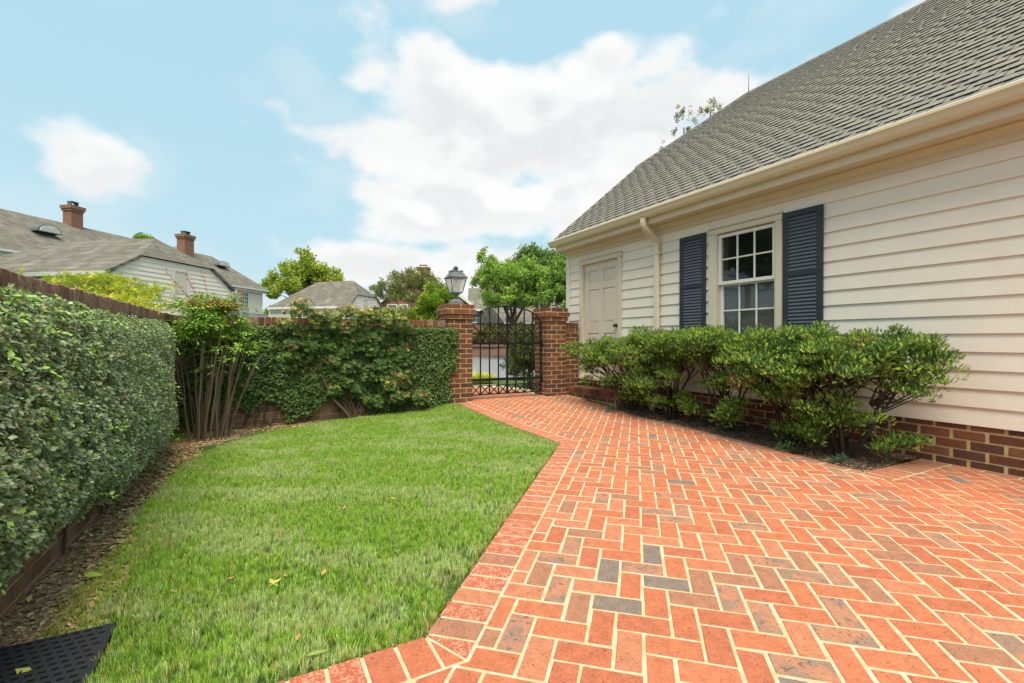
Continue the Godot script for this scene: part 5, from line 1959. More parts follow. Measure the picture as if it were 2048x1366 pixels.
func ivy_wall() -> void:
	var iv := thing("ivy", "thick glossy ivy blanketing the long left wall", "ivy", Vector3(-0.95, -0.13, -4.0))
	var s := Scatter.new()
	var cols := [Color(0.23, 0.315, 0.15), Color(0.27, 0.355, 0.175), Color(0.17, 0.25, 0.115), Color(0.33, 0.415, 0.23), Color(0.39, 0.465, 0.295)]
	var fresh := [Color(0.2, 0.36, 0.06), Color(0.27, 0.43, 0.08)]
	var n := 140000
	for k in n:
		# thinner packing further off and behind
		var z := -6.35 + 4.85 * rng.randf()
		var y := rng.randf_range(-0.1, 1.34)
		var lump := fn.get_noise_2d(z * 1.3, y * 1.6) * 0.5 + fn.get_noise_2d(z * 4.2 + 9.0, y * 4.2) * 0.35
		var top := 1.252 + 0.03 * fn.get_noise_1d(z * 5.0) + 0.03 * smoothstep(-4.0, -3.0, z)
		var low := 0.02 + 0.16 * smoothstep(-4.2, -2.9, z) + 0.1 * fn.get_noise_1d(z * 3.1 + 40.0)
		if y > top or y < low:
			continue
		var th := 0.13 + 0.05 * lump + 0.09 * smoothstep(1.2, 0.5, y) * smoothstep(-6.6, -5.0, z)
		th *= smoothstep(top + 0.03, top - 0.14, y) * 0.6 + 0.4
		th *= smoothstep(low - 0.05, low + 0.2, y) * 0.6 + 0.4
		th *= smoothstep(-6.4, -6.0, z) * 0.7 + 0.3
		# small pockets where the mat opens on shade
		var hole := smoothstep(0.12, 0.42, fn.get_noise_2d(z * 6.5 + 3.0, y * 6.5 + 7.0))
		if hole > 0.3 and rng.randf() < hole * 0.6:
			continue
		var depth := pow(rng.randf(), 2.4)
		var x := -0.99 + th * (1.0 - depth) * (1.0 - hole * 0.9) + rng.randf_range(-0.01, 0.015)
		var d := Vector3(rng.randf_range(0.15, 0.9), rng.randf_range(-0.9, 0.35), rng.randf_range(-0.8, 0.8))
		var up := Vector3(1.0, 0.75, 0.0) + rdir() * 0.55
		var c := pick(cols)
		var r := rng.randf()
		if r < 0.1 + 0.25 * smoothstep(top - 0.2, top, y):
			c = pick(fresh)
		elif r > 0.978:
			c = pick([Color(0.42, 0.26, 0.13), Color(0.5, 0.36, 0.2)])
		s.leaf(Vector3(x, y, z), d, up, lerpf(0.011, 0.027, pow(rng.randf(), 1.5)) * (1.12 if z > -4.0 else 0.9), c)
	for k in 46:
		var p := Vector3(-0.8, rng.randf_range(0.1, 1.2), rng.randf_range(-5.9, -2.0))
		var d := Vector3(rng.randf_range(0.3, 1.0), rng.randf_range(-0.9, 0.9), rng.randf_range(-0.9, 0.9)).normalized()
		for e in 9:
			p += d * 0.013
			d = (d + Vector3.DOWN * 0.12 + rdir() * 0.15).normalized()
			s.leaf(p, d + rdir() * 0.9, Vector3(0.6, 0.8, 0.0) + rdir() * 0.4, rng.randf_range(0.016, 0.03), pick(fresh))
	spread(iv, "foliage", s, leaf_mesh(0.4, 0.09, 0.1), MT.ivy)
	var b := B.new()
	for k in 9:
		var z := rng.randf_range(-6.2, -3.4)
		var p := Vector3(-0.985, -0.12, z)
		var pts := [p]
		var rad := [0.009]
		for e in 7:
			p += Vector3(rng.randf_range(-0.002, 0.012), 0.13, rng.randf_range(-0.06, 0.06))
			pts.append(p)
			rad.append(0.009 - e * 0.001)
		b.tube(pts, rad, 5)
	part(iv, "stem", b.mesh(), MT.bark)

func fig_wall() -> void:
	var iv := thing("creeper", "dark small-leaved creeper clinging to the back wall", "creeper", Vector3(0.8, -0.1, -7.15))
	var s := Scatter.new()
	var cols := [Color(0.1, 0.18, 0.05), Color(0.125, 0.215, 0.058), Color(0.08, 0.15, 0.042), Color(0.17, 0.26, 0.075)]
	var gone := [[0.0, 0.08, 0.30], [1.0, 0.17, 0.34], [2.05, 0.06, 0.22], [-0.35, 0.12, 0.26], [0.75, -0.02, 0.3]]
	for k in 30000:
		var x := rng.randf_range(-0.9, 2.74)
		var y := rng.randf_range(-0.08, 1.29)
		var nz := fn.get_noise_2d(x * 3.0, y * 3.0)
		var low := -0.06 + 0.1 * fn.get_noise_1d(x * 2.6 + 11.0) + 0.05
		var top := 1.255 + 0.03 * fn.get_noise_1d(x * 4.0)
		var skip := y < low or y > top
		for g in gone:
			var d := Vector2((x - g[0]) / g[2], (y - g[1] + 0.12) / g[2])
			if d.length() < 0.95 + nz * 0.4:
				skip = true
		if x > 2.6 and y < 0.55 - nz * 0.2:
			skip = true
		if x > 2.74 - 0.06 * (1.0 - y) + 0.04 * nz:
			skip = true
		if skip:
			continue
		var th := 0.05 + 0.035 * nz + 0.03 * fn.get_noise_2d(x * 9.0, y * 9.0) + 0.025
		if x > 2.55:
			th += 0.05
		var z := -7.19 + th * (1.0 - pow(rng.randf(), 2.0))
		s.leaf(Vector3(x, y, z), Vector3(rng.randf_range(-0.8, 0.8), rng.randf_range(-0.9, 0.3), 0.5), Vector3(0, 0.7, 1.0) + rdir() * 0.5, rng.randf_range(0.032, 0.05), pick(cols) if rng.randf() > 0.06 else pick([Color(0.2, 0.3, 0.07)]))
	spread(iv, "foliage", s, clump_mesh(5, 0.55, 0.38, 0.0), MT.ivy)
	var b := B.new()
	for k in 26:
		var x := rng.randf_range(-0.7, 2.5)
		var p := Vector3(x, -0.14, -7.17)
		var pts := [p]
		var rad := [0.007]
		for e in 7:
			p += Vector3(rng.randf_range(-0.09, 0.09), 0.12, rng.randf_range(-0.004, 0.008))
			p.z = clampf(p.z, -7.185, -7.14)
			pts.append(p)
			rad.append(0.007 - e * 0.0007)
		b.tube(pts, rad, 5)
	part(iv, "stem", b.mesh(), MT.bark)

func wall_shrub() -> void:
	# evergreen shrub trained against the back wall: long leaves in whorls, bronze and yellow shoot tips
	var base := Vector3(1.14, -0.1, -7.02)
	var t := thing("wall_shrub", "evergreen shrub with bronze-tipped shoots trained on the back wall", "shrub", base)
	var b := B.new()
	var tips := []
	for q in [[0.32, 1.4], [0.5, 1.42], [0.75, 1.38], [1.25, 1.42], [1.5, 1.42], [1.75, 1.38], [1.9, 1.3], [0.4, 1.1], [0.8, 0.9], [1.4, 1.0], [1.8, 0.95], [2.1, 0.75], [2.45, 0.62], [1.0, 0.55], [1.5, 0.55], [0.65, 0.75], [1.9, 0.45], [2.25, 0.3], [1.55, 0.25]]:
		tips.append(Vector3(q[0], q[1], -7.0 + rng.randf_range(-0.06, 0.22)))
	for e in tips:
		var a := base + Vector3(rng.randf_range(-0.12, 0.12), 0.0, -0.05)
		var m := a.lerp(e, 0.45) + Vector3((base.x - e.x) * -0.15, rng.randf_range(0.0, 0.12), -0.04)
		e.z = minf(e.z, -7.08)
		b.tube([a - Vector3.UP * 0.08, Vector3(m.x, m.y, -7.13), e], [0.011, 0.007, 0.003], 6)
	# the leaning main trunk
	b.tube([base + Vector3(0.0, -0.06, 0.06), base + Vector3(-0.14, 0.16, 0.03), base + Vector3(-0.3, 0.34, -0.02), base + Vector3(-0.42, 0.62, -0.05)], [0.024, 0.021, 0.019, 0.014], 7)
	part(t, "branch", b.mesh(), MT.bark)
	var dark := [Color(0.07, 0.145, 0.032), Color(0.095, 0.185, 0.038), Color(0.055, 0.11, 0.026), Color(0.13, 0.23, 0.045)]
	var tip := [Color(0.34, 0.37, 0.06), Color(0.38, 0.35, 0.07), Color(0.36, 0.25, 0.075), Color(0.27, 0.36, 0.055), Color(0.24, 0.14, 0.065)]
	var s := Scatter.new()
	var mounds := []
	for x in 26:
		mounds.append([Vector3(0.3 + x * 0.062 + rng.randf_range(-0.05, 0.05), 1.31 + 0.13 * sin(x * 0.7) * sin(x * 0.7) + rng.randf_range(-0.08, 0.1), -7.05 + rng.randf_range(-0.1, 0.14)), 0.12, 0.62])
	for k in 70:
		mounds.append([Vector3(rng.randf_range(0.3, 1.95), rng.randf_range(0.7, 1.25), -7.13 + rng.randf_range(0.0, 0.1)), 0.085, 0.06])
	for k in 46:
		mounds.append([Vector3(rng.randf_range(0.85, 2.0), rng.randf_range(0.12, 0.75), -7.12 + rng.randf_range(0.0, 0.1)), 0.085, 0.06])
	for k in 12:
		mounds.append([Vector3(rng.randf_range(1.5, 2.3), rng.randf_range(0.1, 0.55), -7.02 + rng.randf_range(0.0, 0.1)), 0.1, 0.3])
	for m in mounds:
		for k in 32:
			var d := rdir()
			d.z = absf(d.z)
			var p: Vector3 = m[0] + d * m[1] * rng.randf_range(0.5, 1.1) * Vector3(1.2, 0.85, 0.9)
			p.z = maxf(p.z, -7.17)
			var c := pick(tip) if rng.randf() < m[2] * (1.3 if d.y > 0.2 else 0.5) else pick(dark)
			s.leaf(p, d + Vector3(0, 0.5, 0.35) + rdir() * 0.4, Vector3.UP + rdir() * 0.4, rng.randf_range(0.032, 0.056), c)
	spread(t, "foliage", s, rosette_mesh(7, 0.17, 0.9), MT.leaf)
	s = Scatter.new()
	for q in [Vector3(0.33, 0.98, -6.9), Vector3(0.8, 0.78, -6.88), Vector3(1.62, 0.92, -6.92), Vector3(1.85, 0.97, -6.92)]:
		for k in 34:
			s.leaf(q + rdir() * 0.06 * rng.randf(), rdir() + Vector3.DOWN * 0.4, rdir(), rng.randf_range(0.02, 0.035), pick([Color(0.2, 0.055, 0.045), Color(0.26, 0.09, 0.06), Color(0.16, 0.05, 0.04)]))
	spread(t, "berry_sprays", s, leaf_mesh(0.3, 0.1), MT.dry)

func nandina() -> void:
	var base := Vector3(-0.6, -0.13, -6.72)
	var t := thing("nandina", "cane-stemmed nandina with red-tipped tops in the wall corner", "shrub", base)
	var b := B.new()
	var heads := []
	for k in 32:
		var o := Vector3(rng.randf_range(-0.2, 0.22), 0, rng.randf_range(-0.16, 0.2))
		var a := base + o + Vector3(0, -0.02, 0)
		var lean := Vector3(o.x * 0.9 + rng.randf_range(-0.12, 0.24), 0, o.z * 0.5 + rng.randf_range(-0.06, 0.12))
		var hh := rng.randf_range(1.0, 1.42)
		var e := a + lean + Vector3.UP * hh
		var m := a.lerp(e, 0.5) - lean * 0.16
		var r := rng.randf_range(0.005, 0.0125)
		var pts := []
		var rad := []
		for q in 9:
			var f := q / 8.0
			pts.append(a.lerp(m, f).lerp(m.lerp(e, f), f) + Vector3(sin(q * 1.7 + k) * 0.004, 0, cos(q * 2.1 + k) * 0.004))
			rad.append(r * (1.0 - 0.35 * f) * (1.18 if q % 2 == 1 else 1.0))
		b.tube(pts, rad, 6)
		heads.append(e)
	part(t, "cane", b.mesh(), MT.cane)
	var s := Scatter.new()
	var green := [Color(0.17, 0.36, 0.05), Color(0.22, 0.42, 0.055), Color(0.13, 0.29, 0.045), Color(0.3, 0.48, 0.07), Color(0.38, 0.52, 0.075)]
	var red := [Color(0.5, 0.14, 0.045), Color(0.46, 0.24, 0.06), Color(0.42, 0.34, 0.07), Color(0.4, 0.1, 0.05)]
	# foliage: layered fans of pointed leaflets
	var cent := []
	for k in 15:
		var d := rdir()
		cent.append(Vector3(d.x * 0.4, d.y * 0.3 + (0.06 if d.y > 0 else 0.0), d.z * 0.36) * rng.randf_range(0.4, 1.0))
	for k in 9:
		cent.append(Vector3(rng.randf_range(-0.42, 0.5), rng.randf_range(-0.5, -0.18), rng.randf_range(-0.1, 0.4)))
	for k in 400:
		var d := rdir()
		var ce: Vector3 = cent[rng.randi() % (15 if k % 6 else 24)]
		var p := base + Vector3(0.1, 1.42, 0.1) + ce + d * Vector3(0.17, 0.12, 0.16) * rng.randf_range(0.3, 1.15)
		var high := p.y > 1.45
		var lead := rng.randf() < (0.36 if high else 0.06)
		for q in 24:
			var u := (Vector3(d.x, 0, d.z) + rdir() * 0.9)
			u.y = rng.randf_range(-0.55, 0.25)
			var c := pick(red) if lead and rng.randf() < 0.7 else pick(green)
			s.leaf(p + u * 0.09 * rng.randf() + Vector3.UP * rng.randf_range(-0.02, 0.02), u, Vector3.UP + rdir() * 0.5, rng.randf_range(0.038, 0.062), c)
	# two thin red shoots standing clear above the rest
	var tw := B.new()
	for q in [[Vector3(-0.12, 1.6, 0.0), Vector3(-0.42, 2.0, 0.02)], [Vector3(-0.06, 1.6, 0.05), Vector3(-0.22, 1.98, 0.06)], [Vector3(0.02, 1.6, 0.05), Vector3(-0.04, 1.97, 0.06)], [Vector3(0.3, 1.5, 0.05), Vector3(0.36, 1.8, 0.06)]]:
		var a: Vector3 = base + q[0]
		var e: Vector3 = base + q[1]
		tw.tube([a - Vector3.UP * 0.3, a, e], [0.006, 0.004, 0.0015], 5)
		for f in 7:
			var p := a.lerp(e, 0.25 + 0.75 * f / 6.0)
			for sd in [-1.0, 1.0]:
				var dd := Vector3(sd * 0.8, 0.55, rng.randf_range(-0.5, 0.5))
				s.leaf(p, dd, Vector3(0, 0.6, 1), rng.randf_range(0.035, 0.05), pick([Color(0.33, 0.1, 0.07), Color(0.4, 0.14, 0.07), Color(0.28, 0.12, 0.07)]))
	part(t, "shoot", tw.mesh(), MT.cane)
	spread(t, "foliage", s, leaf_mesh(0.17, 0.05, 0.16), MT.bright)
	# broad pale leaves lower down among the canes
	s = Scatter.new()
	for k in 26:
		s.leaf(base + Vector3(rng.randf_range(-0.05, 0.2), rng.randf_range(0.78, 1.0), rng.randf_range(0.1, 0.26)), Vector3(rng.randfn(), rng.randf_range(-0.6, 0.2), rng.randf() * 0.8), Vector3.UP + rdir() * 0.4, rng.randf_range(0.06, 0.09), pick([Color(0.13, 0.23, 0.06), Color(0.2, 0.28, 0.1)]))
	spread(t, "lower_leaves", s, leaf_mesh(0.24, 0.05, 0.2), MT.leaf)

func maple_over_wall() -> void:
	var base := Vector3(-2.6, 0.0, -6.3)
	var t := thing("japanese_maple", "lime-yellow maple spreading behind the ivy wall", "tree", base)
	var b := B.new()
	b.tube([base, base + Vector3(0.1, 0.7, 0.1), base + Vector3(0.2, 1.1, 0.2)], [0.06, 0.05, 0.04], 8)
	part(t, "trunk", b.mesh(), MT.bark)
	b = B.new()
	var s := Scatter.new()
	var gold := [Color(0.5, 0.52, 0.03), Color(0.42, 0.5, 0.03), Color(0.56, 0.54, 0.04), Color(0.34, 0.46, 0.035), Color(0.27, 0.42, 0.04)]
	var lay := []
	for k in 105:
		var z := rng.randf_range(-8.6, -4.4)
		var x := rng.randf_range(-2.4, -1.35)
		var y := 1.3 + 0.1 * rng.randf() + 0.035 * (-4.4 - z) + 0.42 * exp(-pow((z + 8.0) / 0.8, 2.0)) * rng.randf()
		lay.append([Vector3(x, y, z), 0.26])
	for k in 12:
		lay.append([Vector3(rng.randf_range(-2.1, -1.6), rng.randf_range(1.7, 1.95), rng.randf_range(-8.4, -7.6)), 0.16])
	for l in lay:
		b.tube([base + Vector3(0.2, 1.0, 0.2), base.lerp(l[0], 0.6) + Vector3.UP * 0.5, l[0]], [0.016, 0.01, 0.003], 5)
		for k in 46:
			var o := Vector3(rng.randfn() * l[1], rng.randfn() * 0.05, rng.randfn() * l[1]) * 0.7
			s.leaf(l[0] + o, Vector3(rng.randfn(), rng.randf_range(-0.5, 0.4), rng.randfn()), Vector3.UP + rdir() * 0.4, rng.randf_range(0.035, 0.06), pick(gold))
	part(t, "limb", b.mesh(), MT.bark)
	spread(t, "crown", s, rosette_mesh(6, 0.14, 1.2), MT.bright)

# small-leaved evergreen bushes: crooked stems, leaf sprigs gathered at the branch ends
func hollies() -> void:
	var bark := mat(Color(0.15, 0.115, 0.09), 0.95, T.bark, 6.0, 0.4)
	var sprig := sprig_mesh(5, 0.36, 0.33)
	var cols := [Color(0.26, 0.4, 0.055), Color(0.32, 0.46, 0.065), Color(0.2, 0.33, 0.05), Color(0.4, 0.52, 0.09), Color(0.16, 0.27, 0.045)]
	var old := [Color(0.075, 0.165, 0.035), Color(0.095, 0.2, 0.04), Color(0.055, 0.125, 0.03)]
	var dead := [Color(0.4, 0.24, 0.1), Color(0.33, 0.2, 0.09), Color(0.45, 0.31, 0.15)]
	var names := ["evergreen bush below the cream door's step, spreading low", "evergreen bush between the downspout and the window", "evergreen bush under the window with bare lower stems", "evergreen bush in front of the window's outer shutter", "spreading evergreen bush at the bed's open end with low branches"]
	var spec := [[Vector3(4.86, 0.02, -5.45), 0.62, 1.06, 0.95], [Vector3(4.84, 0.02, -4.62), 0.58, 1.17, 0.62], [Vector3(4.8, 0.02, -3.72), 0.6, 1.19, 0.6], [Vector3(4.74, 0.01, -2.95), 0.56, 1.18, 0.55], [Vector3(4.72, 0.0, -2.42), 0.62, 1.1, 0.72]]
	for q in spec.size():
		var base: Vector3 = spec[q][0]
		var t := thing("evergreen_bush", names[q], "bush", base, "evergreen bushes along the outbuilding")
		var b := B.new()
		var s := Scatter.new()
		var lv := Scatter.new()
		var tips := []
		var stems := 7
		for k in stems:
			var a := TAU * k / stems + rng.randf_range(-0.3, 0.3)
			var out := Vector3(cos(a) * 0.34, 0, sin(a) * spec[q][3] * 0.6)
			if out.x > 0.1:
				out.x *= 0.5
			var p0 := base + out * 0.12
			var p1 := base + out * 0.45 + Vector3(rng.randf_range(-0.04, 0.04), spec[q][2] * 0.28, rng.randf_range(-0.05, 0.05))
			var p2 := base + out * 0.85 + Vector3(0, spec[q][2] * 0.55, 0) + rdir() * 0.05
			b.tube([p0 - Vector3.UP * 0.04, p1, p2], [0.02, 0.014, 0.009], 6)
			for e in 5:
				var p3 := p2 + Vector3(rng.randf_range(-0.3, 0.24), rng.randf_range(0.05, 0.32), rng.randf_range(-0.34, 0.34) * (1.0 + spec[q][3] * 0.4))
				b.tube([p1.lerp(p2, rng.randf_range(0.4, 1.0)), (p2 + p3) * 0.5 + rdir() * 0.04, p3], [0.009, 0.006, 0.003], 5)
				tips.append(p3)
				for w in 3:
					var p4 := p3 + Vector3(rng.randf_range(-0.16, 0.14), rng.randf_range(0.0, 0.22), rng.randf_range(-0.2, 0.2))
					b.tube([p3.lerp(p2, 0.2 * w), p4], [0.004, 0.002], 4)
					tips.append(p4)
		# branches on the open side, at middle height
		for k in 11:
			var p3 := base + Vector3(-rng.randf_range(0.15, 0.46), rng.randf_range(0.42, 1.0), rng.randf_range(-0.55, 0.55) * spec[q][3])
			b.tube([base + Vector3(0, 0.3, 0), base.lerp(p3, 0.55) + Vector3(0, 0.1, 0), p3], [0.01, 0.007, 0.003], 5)
			tips.append(p3)
			tips.append(p3 + rdir() * 0.09)
		# low side branches
		for k in 6:
			var a := rng.randf() * TAU
			var p3 := base + Vector3(-0.1 - 0.22 * rng.randf(), rng.randf_range(0.14, 0.4), (absf(sin(a)) if q == 0 else sin(a)) * spec[q][3] * (0.5 if q == 0 else 0.75))
			b.tube([base + Vector3(0, 0.1, 0), base.lerp(p3, 0.5) + Vector3(0, 0.06, 0), p3], [0.012, 0.008, 0.003], 5)
			tips.append(p3)
			tips.append(p3 + rdir() * 0.08)
		if q == 4:
			for e in [Vector3(4.68, 0.17, -2.02), Vector3(4.62, 0.13, -2.1), Vector3(4.8, 0.19, -1.98), Vector3(4.78, 0.18, -2.05), Vector3(4.88, 0.2, -1.92)]:
				b.tube([base + Vector3(0, 0.12, 0), base.lerp(e, 0.5) + Vector3(0, 0.05, 0), e], [0.012, 0.008, 0.003], 5)
				tips.append(e)
			for e in [Vector3(4.8, 0.95, -1.82), Vector3(4.82, 0.8, -1.72), Vector3(4.8, 0.88, -1.76), Vector3(4.76, 0.7, -1.78), Vector3(4.78, 1.02, -1.95), Vector3(4.7, 0.6, -1.86)]:
				b.tube([base + Vector3(0, 0.5, 0.2), base.lerp(e, 0.5) + Vector3(0, 0.12, 0), e], [0.011, 0.008, 0.003], 5)
				tips.append(e)
				tips.append(e.lerp(base + Vector3(0, 0.7, 0.2), 0.2))
		if q == 0:
			for e in [Vector3(4.72, 0.55, -6.35), Vector3(4.74, 0.6, -6.2), Vector3(4.72, 0.72, -6.1), Vector3(4.78, 0.82, -5.95), Vector3(4.76, 0.5, -6.28)]:
				b.tube([base + Vector3(0, 0.4, -0.2), base.lerp(e, 0.5) + Vector3(0, 0.12, 0), e], [0.011, 0.008, 0.003], 5)
				tips.append(e)
		part(t, "branch", b.mesh(), bark)
		for e in tips:
			var p: Vector3 = e
			p.y = minf(p.y, spec[q][2] + rng.randf_range(-0.13, 0.04))
			p.x = clampf(p.x, base.x - 0.5, 5.06)
			p.z = clampf(p.z, -6.38, -1.74 - 0.1 * rng.randf())
			var low := p.y < 0.45
			var brown: bool = rng.randf() < (0.3 if q == 0 and p.z > -5.6 and low else 0.025)
			var rad := rng.randf_range(0.05, 0.14)
			var young := rng.randf_range(0.3, 0.95)
			for k in int(44 + 460 * rad):
				var d := rdir()
				d.y = absf(d.y) * 0.9 + 0.05 if rng.randf() < 0.75 else d.y
				var o := d * rad * Vector3(1.15, 0.75, 1.25) * pow(rng.randf(), 0.45)
				var c := pick(dead) if brown and rng.randf() < 0.8 else (pick(cols) if rng.randf() < young else pick(old))
				var pp := p + o
				if pp.x > 5.15:
					continue
				s.leaf(pp, d + Vector3.UP * 0.75 + rdir() * 0.45, rdir(), rng.randf_range(0.022, 0.042), c)
		spread(t, "foliage", s, sprig, MT.leaf)

func seedlings() -> void:
	for q in [[Vector3(4.5, 0.03, -5.45), 0.09, "grey-green seedling tuft at the bed edge by the step", Color(0.1, 0.17, 0.07)], [Vector3(4.42, 0.0, -2.78), 0.1, "small leafy seedling under the bushes by the path edge", Color(0.09, 0.2, 0.04)], [Vector3(4.42, 0.0, -2.3), 0.07, "tiny blue-green weed in the mulch near the bed corner", Color(0.09, 0.17, 0.09)]]:
		var t := thing("seedling", q[2], "plant", q[0])
		var s := Scatter.new()
		for k in 90:
			var d := rdir()
			d.y = absf(d.y)
			s.leaf(q[0] + d * q[1] * rng.randf_range(0.3, 1.0), d + Vector3.UP * 0.2, Vector3.UP + rdir() * 0.4, rng.randf_range(0.022, 0.04), pick([q[3]]))
		spread(t, "leaves", s, leaf_mesh(0.3, 0.06, 0.1), MT.leaf)

# ---------- lawn, litter, mat
func lawn_and_litter() -> void:
	var tuft := B.new()
	for k in 9:
		var a := TAU * k / 9.0 + rng.randf_range(-0.4, 0.4)
		var o := Vector3(cos(a), 0, sin(a))
		var lean := rng.randf_range(0.15, 0.6)
		var hh := rng.randf_range(0.6, 1.1)
		var w := rng.randf_range(0.028, 0.04)
		var p0 := o * 0.08 * rng.randf()
		var p1 := p0 + o * lean * 0.35 + Vector3.UP * hh * 0.6
		var p2 := p0 + o * lean + Vector3.UP * hh
		var sd := Vector3(-o.z, 0, o.x) * w
		tuft.quad(p0 - sd, p0 + sd, p1 + sd * 0.8, p1 - sd * 0.8, -o + Vector3.UP)
		tuft.tri(p1 - sd * 0.8, p1 + sd * 0.8, p2, -o + Vector3.UP)
	var tm := tuft.mesh()
	var s := Scatter.new()
	var green := [Color(0.24, 0.43, 0.04), Color(0.28, 0.48, 0.05), Color(0.19, 0.36, 0.035), Color(0.34, 0.52, 0.07)]
	var pale := [Color(0.38, 0.52, 0.16), Color(0.46, 0.56, 0.24)]
	var straw := [Color(0.5, 0.4, 0.15), Color(0.44, 0.36, 0.12), Color(0.36, 0.38, 0.08)]
	var edge := [Vector2(-0.95, -1.5), Vector2(-0.8, -2.9), Vector2(-0.79, -3.6), Vector2(-0.75, -4.4), Vector2(-0.66, -5.3), Vector2(-0.42, -6.05), Vector2(0.06, -6.62), Vector2(0.9, -6.98), Vector2(2.4, -7.08)]
	for k in 92000:
		var z := -1.35 - 5.85 * rng.randf()
		var x := rng.randf_range(-1.0, 2.72)
		var p := Vector2(x, z)
		var bare := 0.0
		# lawn lies right of this line; the strip along the walls is bare litter
		for e in edge.size() - 1:
			var q := Geometry2D.get_closest_point_to_segment(p, edge[e], edge[e + 1])
			var u: Vector2 = edge[e + 1] - edge[e]
			if (p - q).length() < 0.9 and u.cross(p - edge[e]) < 0.0:
				bare = maxf(bare, 0.2 + (p - q).length() * 9.0)
		if bare > 0.0 and rng.randf() < bare:
			continue
		if x > inner_x(z) - 0.015:
			continue
		var near_mat := x < -0.5 and z > -2.55
		if near_mat and x > -1.0 and x < -0.54 and z > -2.48:
			continue
		var pd := path_dist(p)
		var dry := smoothstep(0.5, 0.0, x + 0.9) * smoothstep(-4.2, -2.6, z)
		var n1 := fn.get_noise_2d((x * 0.8 + z * 0.6) * 0.7 + 5.0, (z * 0.8 - x * 0.6) * 2.0)
		var n2 := fn.get_noise_2d(x * 4.0, z * 4.0 + 9.0)
		var c := pick(green)
		if rng.randf() < 0.16 + 0.74 * smoothstep(0.0, 0.34, n1 + n2 * 0.5):
			c = pick(pale)
		if rng.randf() < 0.05 + 0.55 * dry + 0.25 * smoothstep(0.1, 0.0, pd):
			c = pick(straw)
		var hh := rng.randf_range(0.035, 0.065) * (1.0 + 0.35 * n2) * (1.0 - 0.35 * dry)
		if pd < 0.3 and n2 > 0.22 and rng.randf() < 0.7:
			continue
		var y := lawn_y(x, z) - 0.004
		var bs := Basis(Vector3.UP, rng.randf() * TAU) * Basis(Vector3(1, 0, 0), rng.randf_range(-0.3, 0.3))
		s.put(Transform3D(bs * Basis.from_scale(Vector3(0.036, hh, 0.036)), Vector3(x, y, z)), c)
	var g := spread(self, "lawn", s, tm, MT.grass)
	tag(g, "green mown lawn between the brick path and the ivy walls", "grass")
	# bark and leaf litter along the walls and in the bed
	var flake := B.new()
	flake.cbox(Transform3D(Basis(Vector3(0, 1, 0), 0.2)), Vector3(1.0, 0.14, 0.36), 0.06)
	var fm := flake.mesh()
	s = Scatter.new()
	for k in 17000:
		var z := rng.randf_range(-7.15, -1.6)
		var x := rng.randf_range(-1.0, -0.4)
		if k % 3 == 0:
			x = rng.randf_range(-0.9, 2.5)
			z = rng.randf_range(-7.18, -6.3)
		var p := Vector2(x, z)
		var inside := true
		for e in edge.size() - 1:
			var q := Geometry2D.get_closest_point_to_segment(p, edge[e], edge[e + 1])
			var u: Vector2 = edge[e + 1] - edge[e]
			if (p - q).length() < 0.9 and u.cross(p - edge[e]) > 0.03 + 0.1 * rng.randf():
				inside = false
		if not inside or (x < -0.5 and z > -2.5):
			continue
		chip(s, Vector3(x, lawn_y(x, z) + 0.004, z), [Color(0.5, 0.35, 0.2), Color(0.4, 0.26, 0.15), Color(0.62, 0.47, 0.29), Color(0.3, 0.19, 0.11), Color(0.52, 0.42, 0.18)], 0.006, 0.024)
	var so := B.new()
	for j in 112:
		for i in 72:
			var x := -1.02 + i * 0.05
			var z := -7.22 + j * 0.05
			var p := Vector2(x + 0.025, z + 0.025)
			var inside := true
			for e in edge.size() - 1:
				var q := Geometry2D.get_closest_point_to_segment(p, edge[e], edge[e + 1])
				var u: Vector2 = edge[e + 1] - edge[e]
				if (p - q).length() < 1.2 and u.cross(p - edge[e]) > 0.02 * rng.randf():
					inside = false
			if inside and (x < -0.3 or z < -6.3):
				so.quad(Vector3(x, lawn_y(x, z) + 0.004, z), Vector3(x + 0.05, lawn_y(x + 0.05, z) + 0.004, z), Vector3(x + 0.05, lawn_y(x + 0.05, z + 0.05) + 0.004, z + 0.05), Vector3(x, lawn_y(x, z + 0.05) + 0.004, z + 0.05), Vector3.UP)
	structure("bare_soil", so.mesh(), mat(Color.WHITE, 0.97, T.soil2, 1.9))
	var dl := Scatter.new()
	for k in 5200:
		var sd := rng.randf()
		var p := Vector2(rng.randf_range(-1.0, -0.6), rng.randf_range(-7.1, -2.5)) if sd < 0.75 else Vector2(rng.randf_range(-0.7, 2.4), rng.randf_range(-7.17, -6.75))
		if p.y < -2.5:
			dl.leaf(Vector3(p.x, lawn_y(p.x, p.y) + 0.01, p.y), Vector3(rng.randfn(), rng.randf_range(-0.1, 0.25), rng.randfn()), Vector3.UP + rdir() * 0.5, rng.randf_range(0.02, 0.05), pick([Color(0.4, 0.25, 0.12), Color(0.5, 0.36, 0.17), Color(0.3, 0.17, 0.08), Color(0.55, 0.45, 0.26), Color(0.3, 0.28, 0.1)]))
	var dlo := spread(self, "dry_leaves", dl, leaf_mesh(0.24, 0.08, 0.15), MT.dry)
	tag(dlo, "curled dry leaves among the litter at the foot of the ivy", "leaves")
	var li := spread(self, "leaf_litter", s, fm, MT.dry)
	tag(li, "brown leaf and bark litter along the foot of the walls", "litter")
	s = Scatter.new()
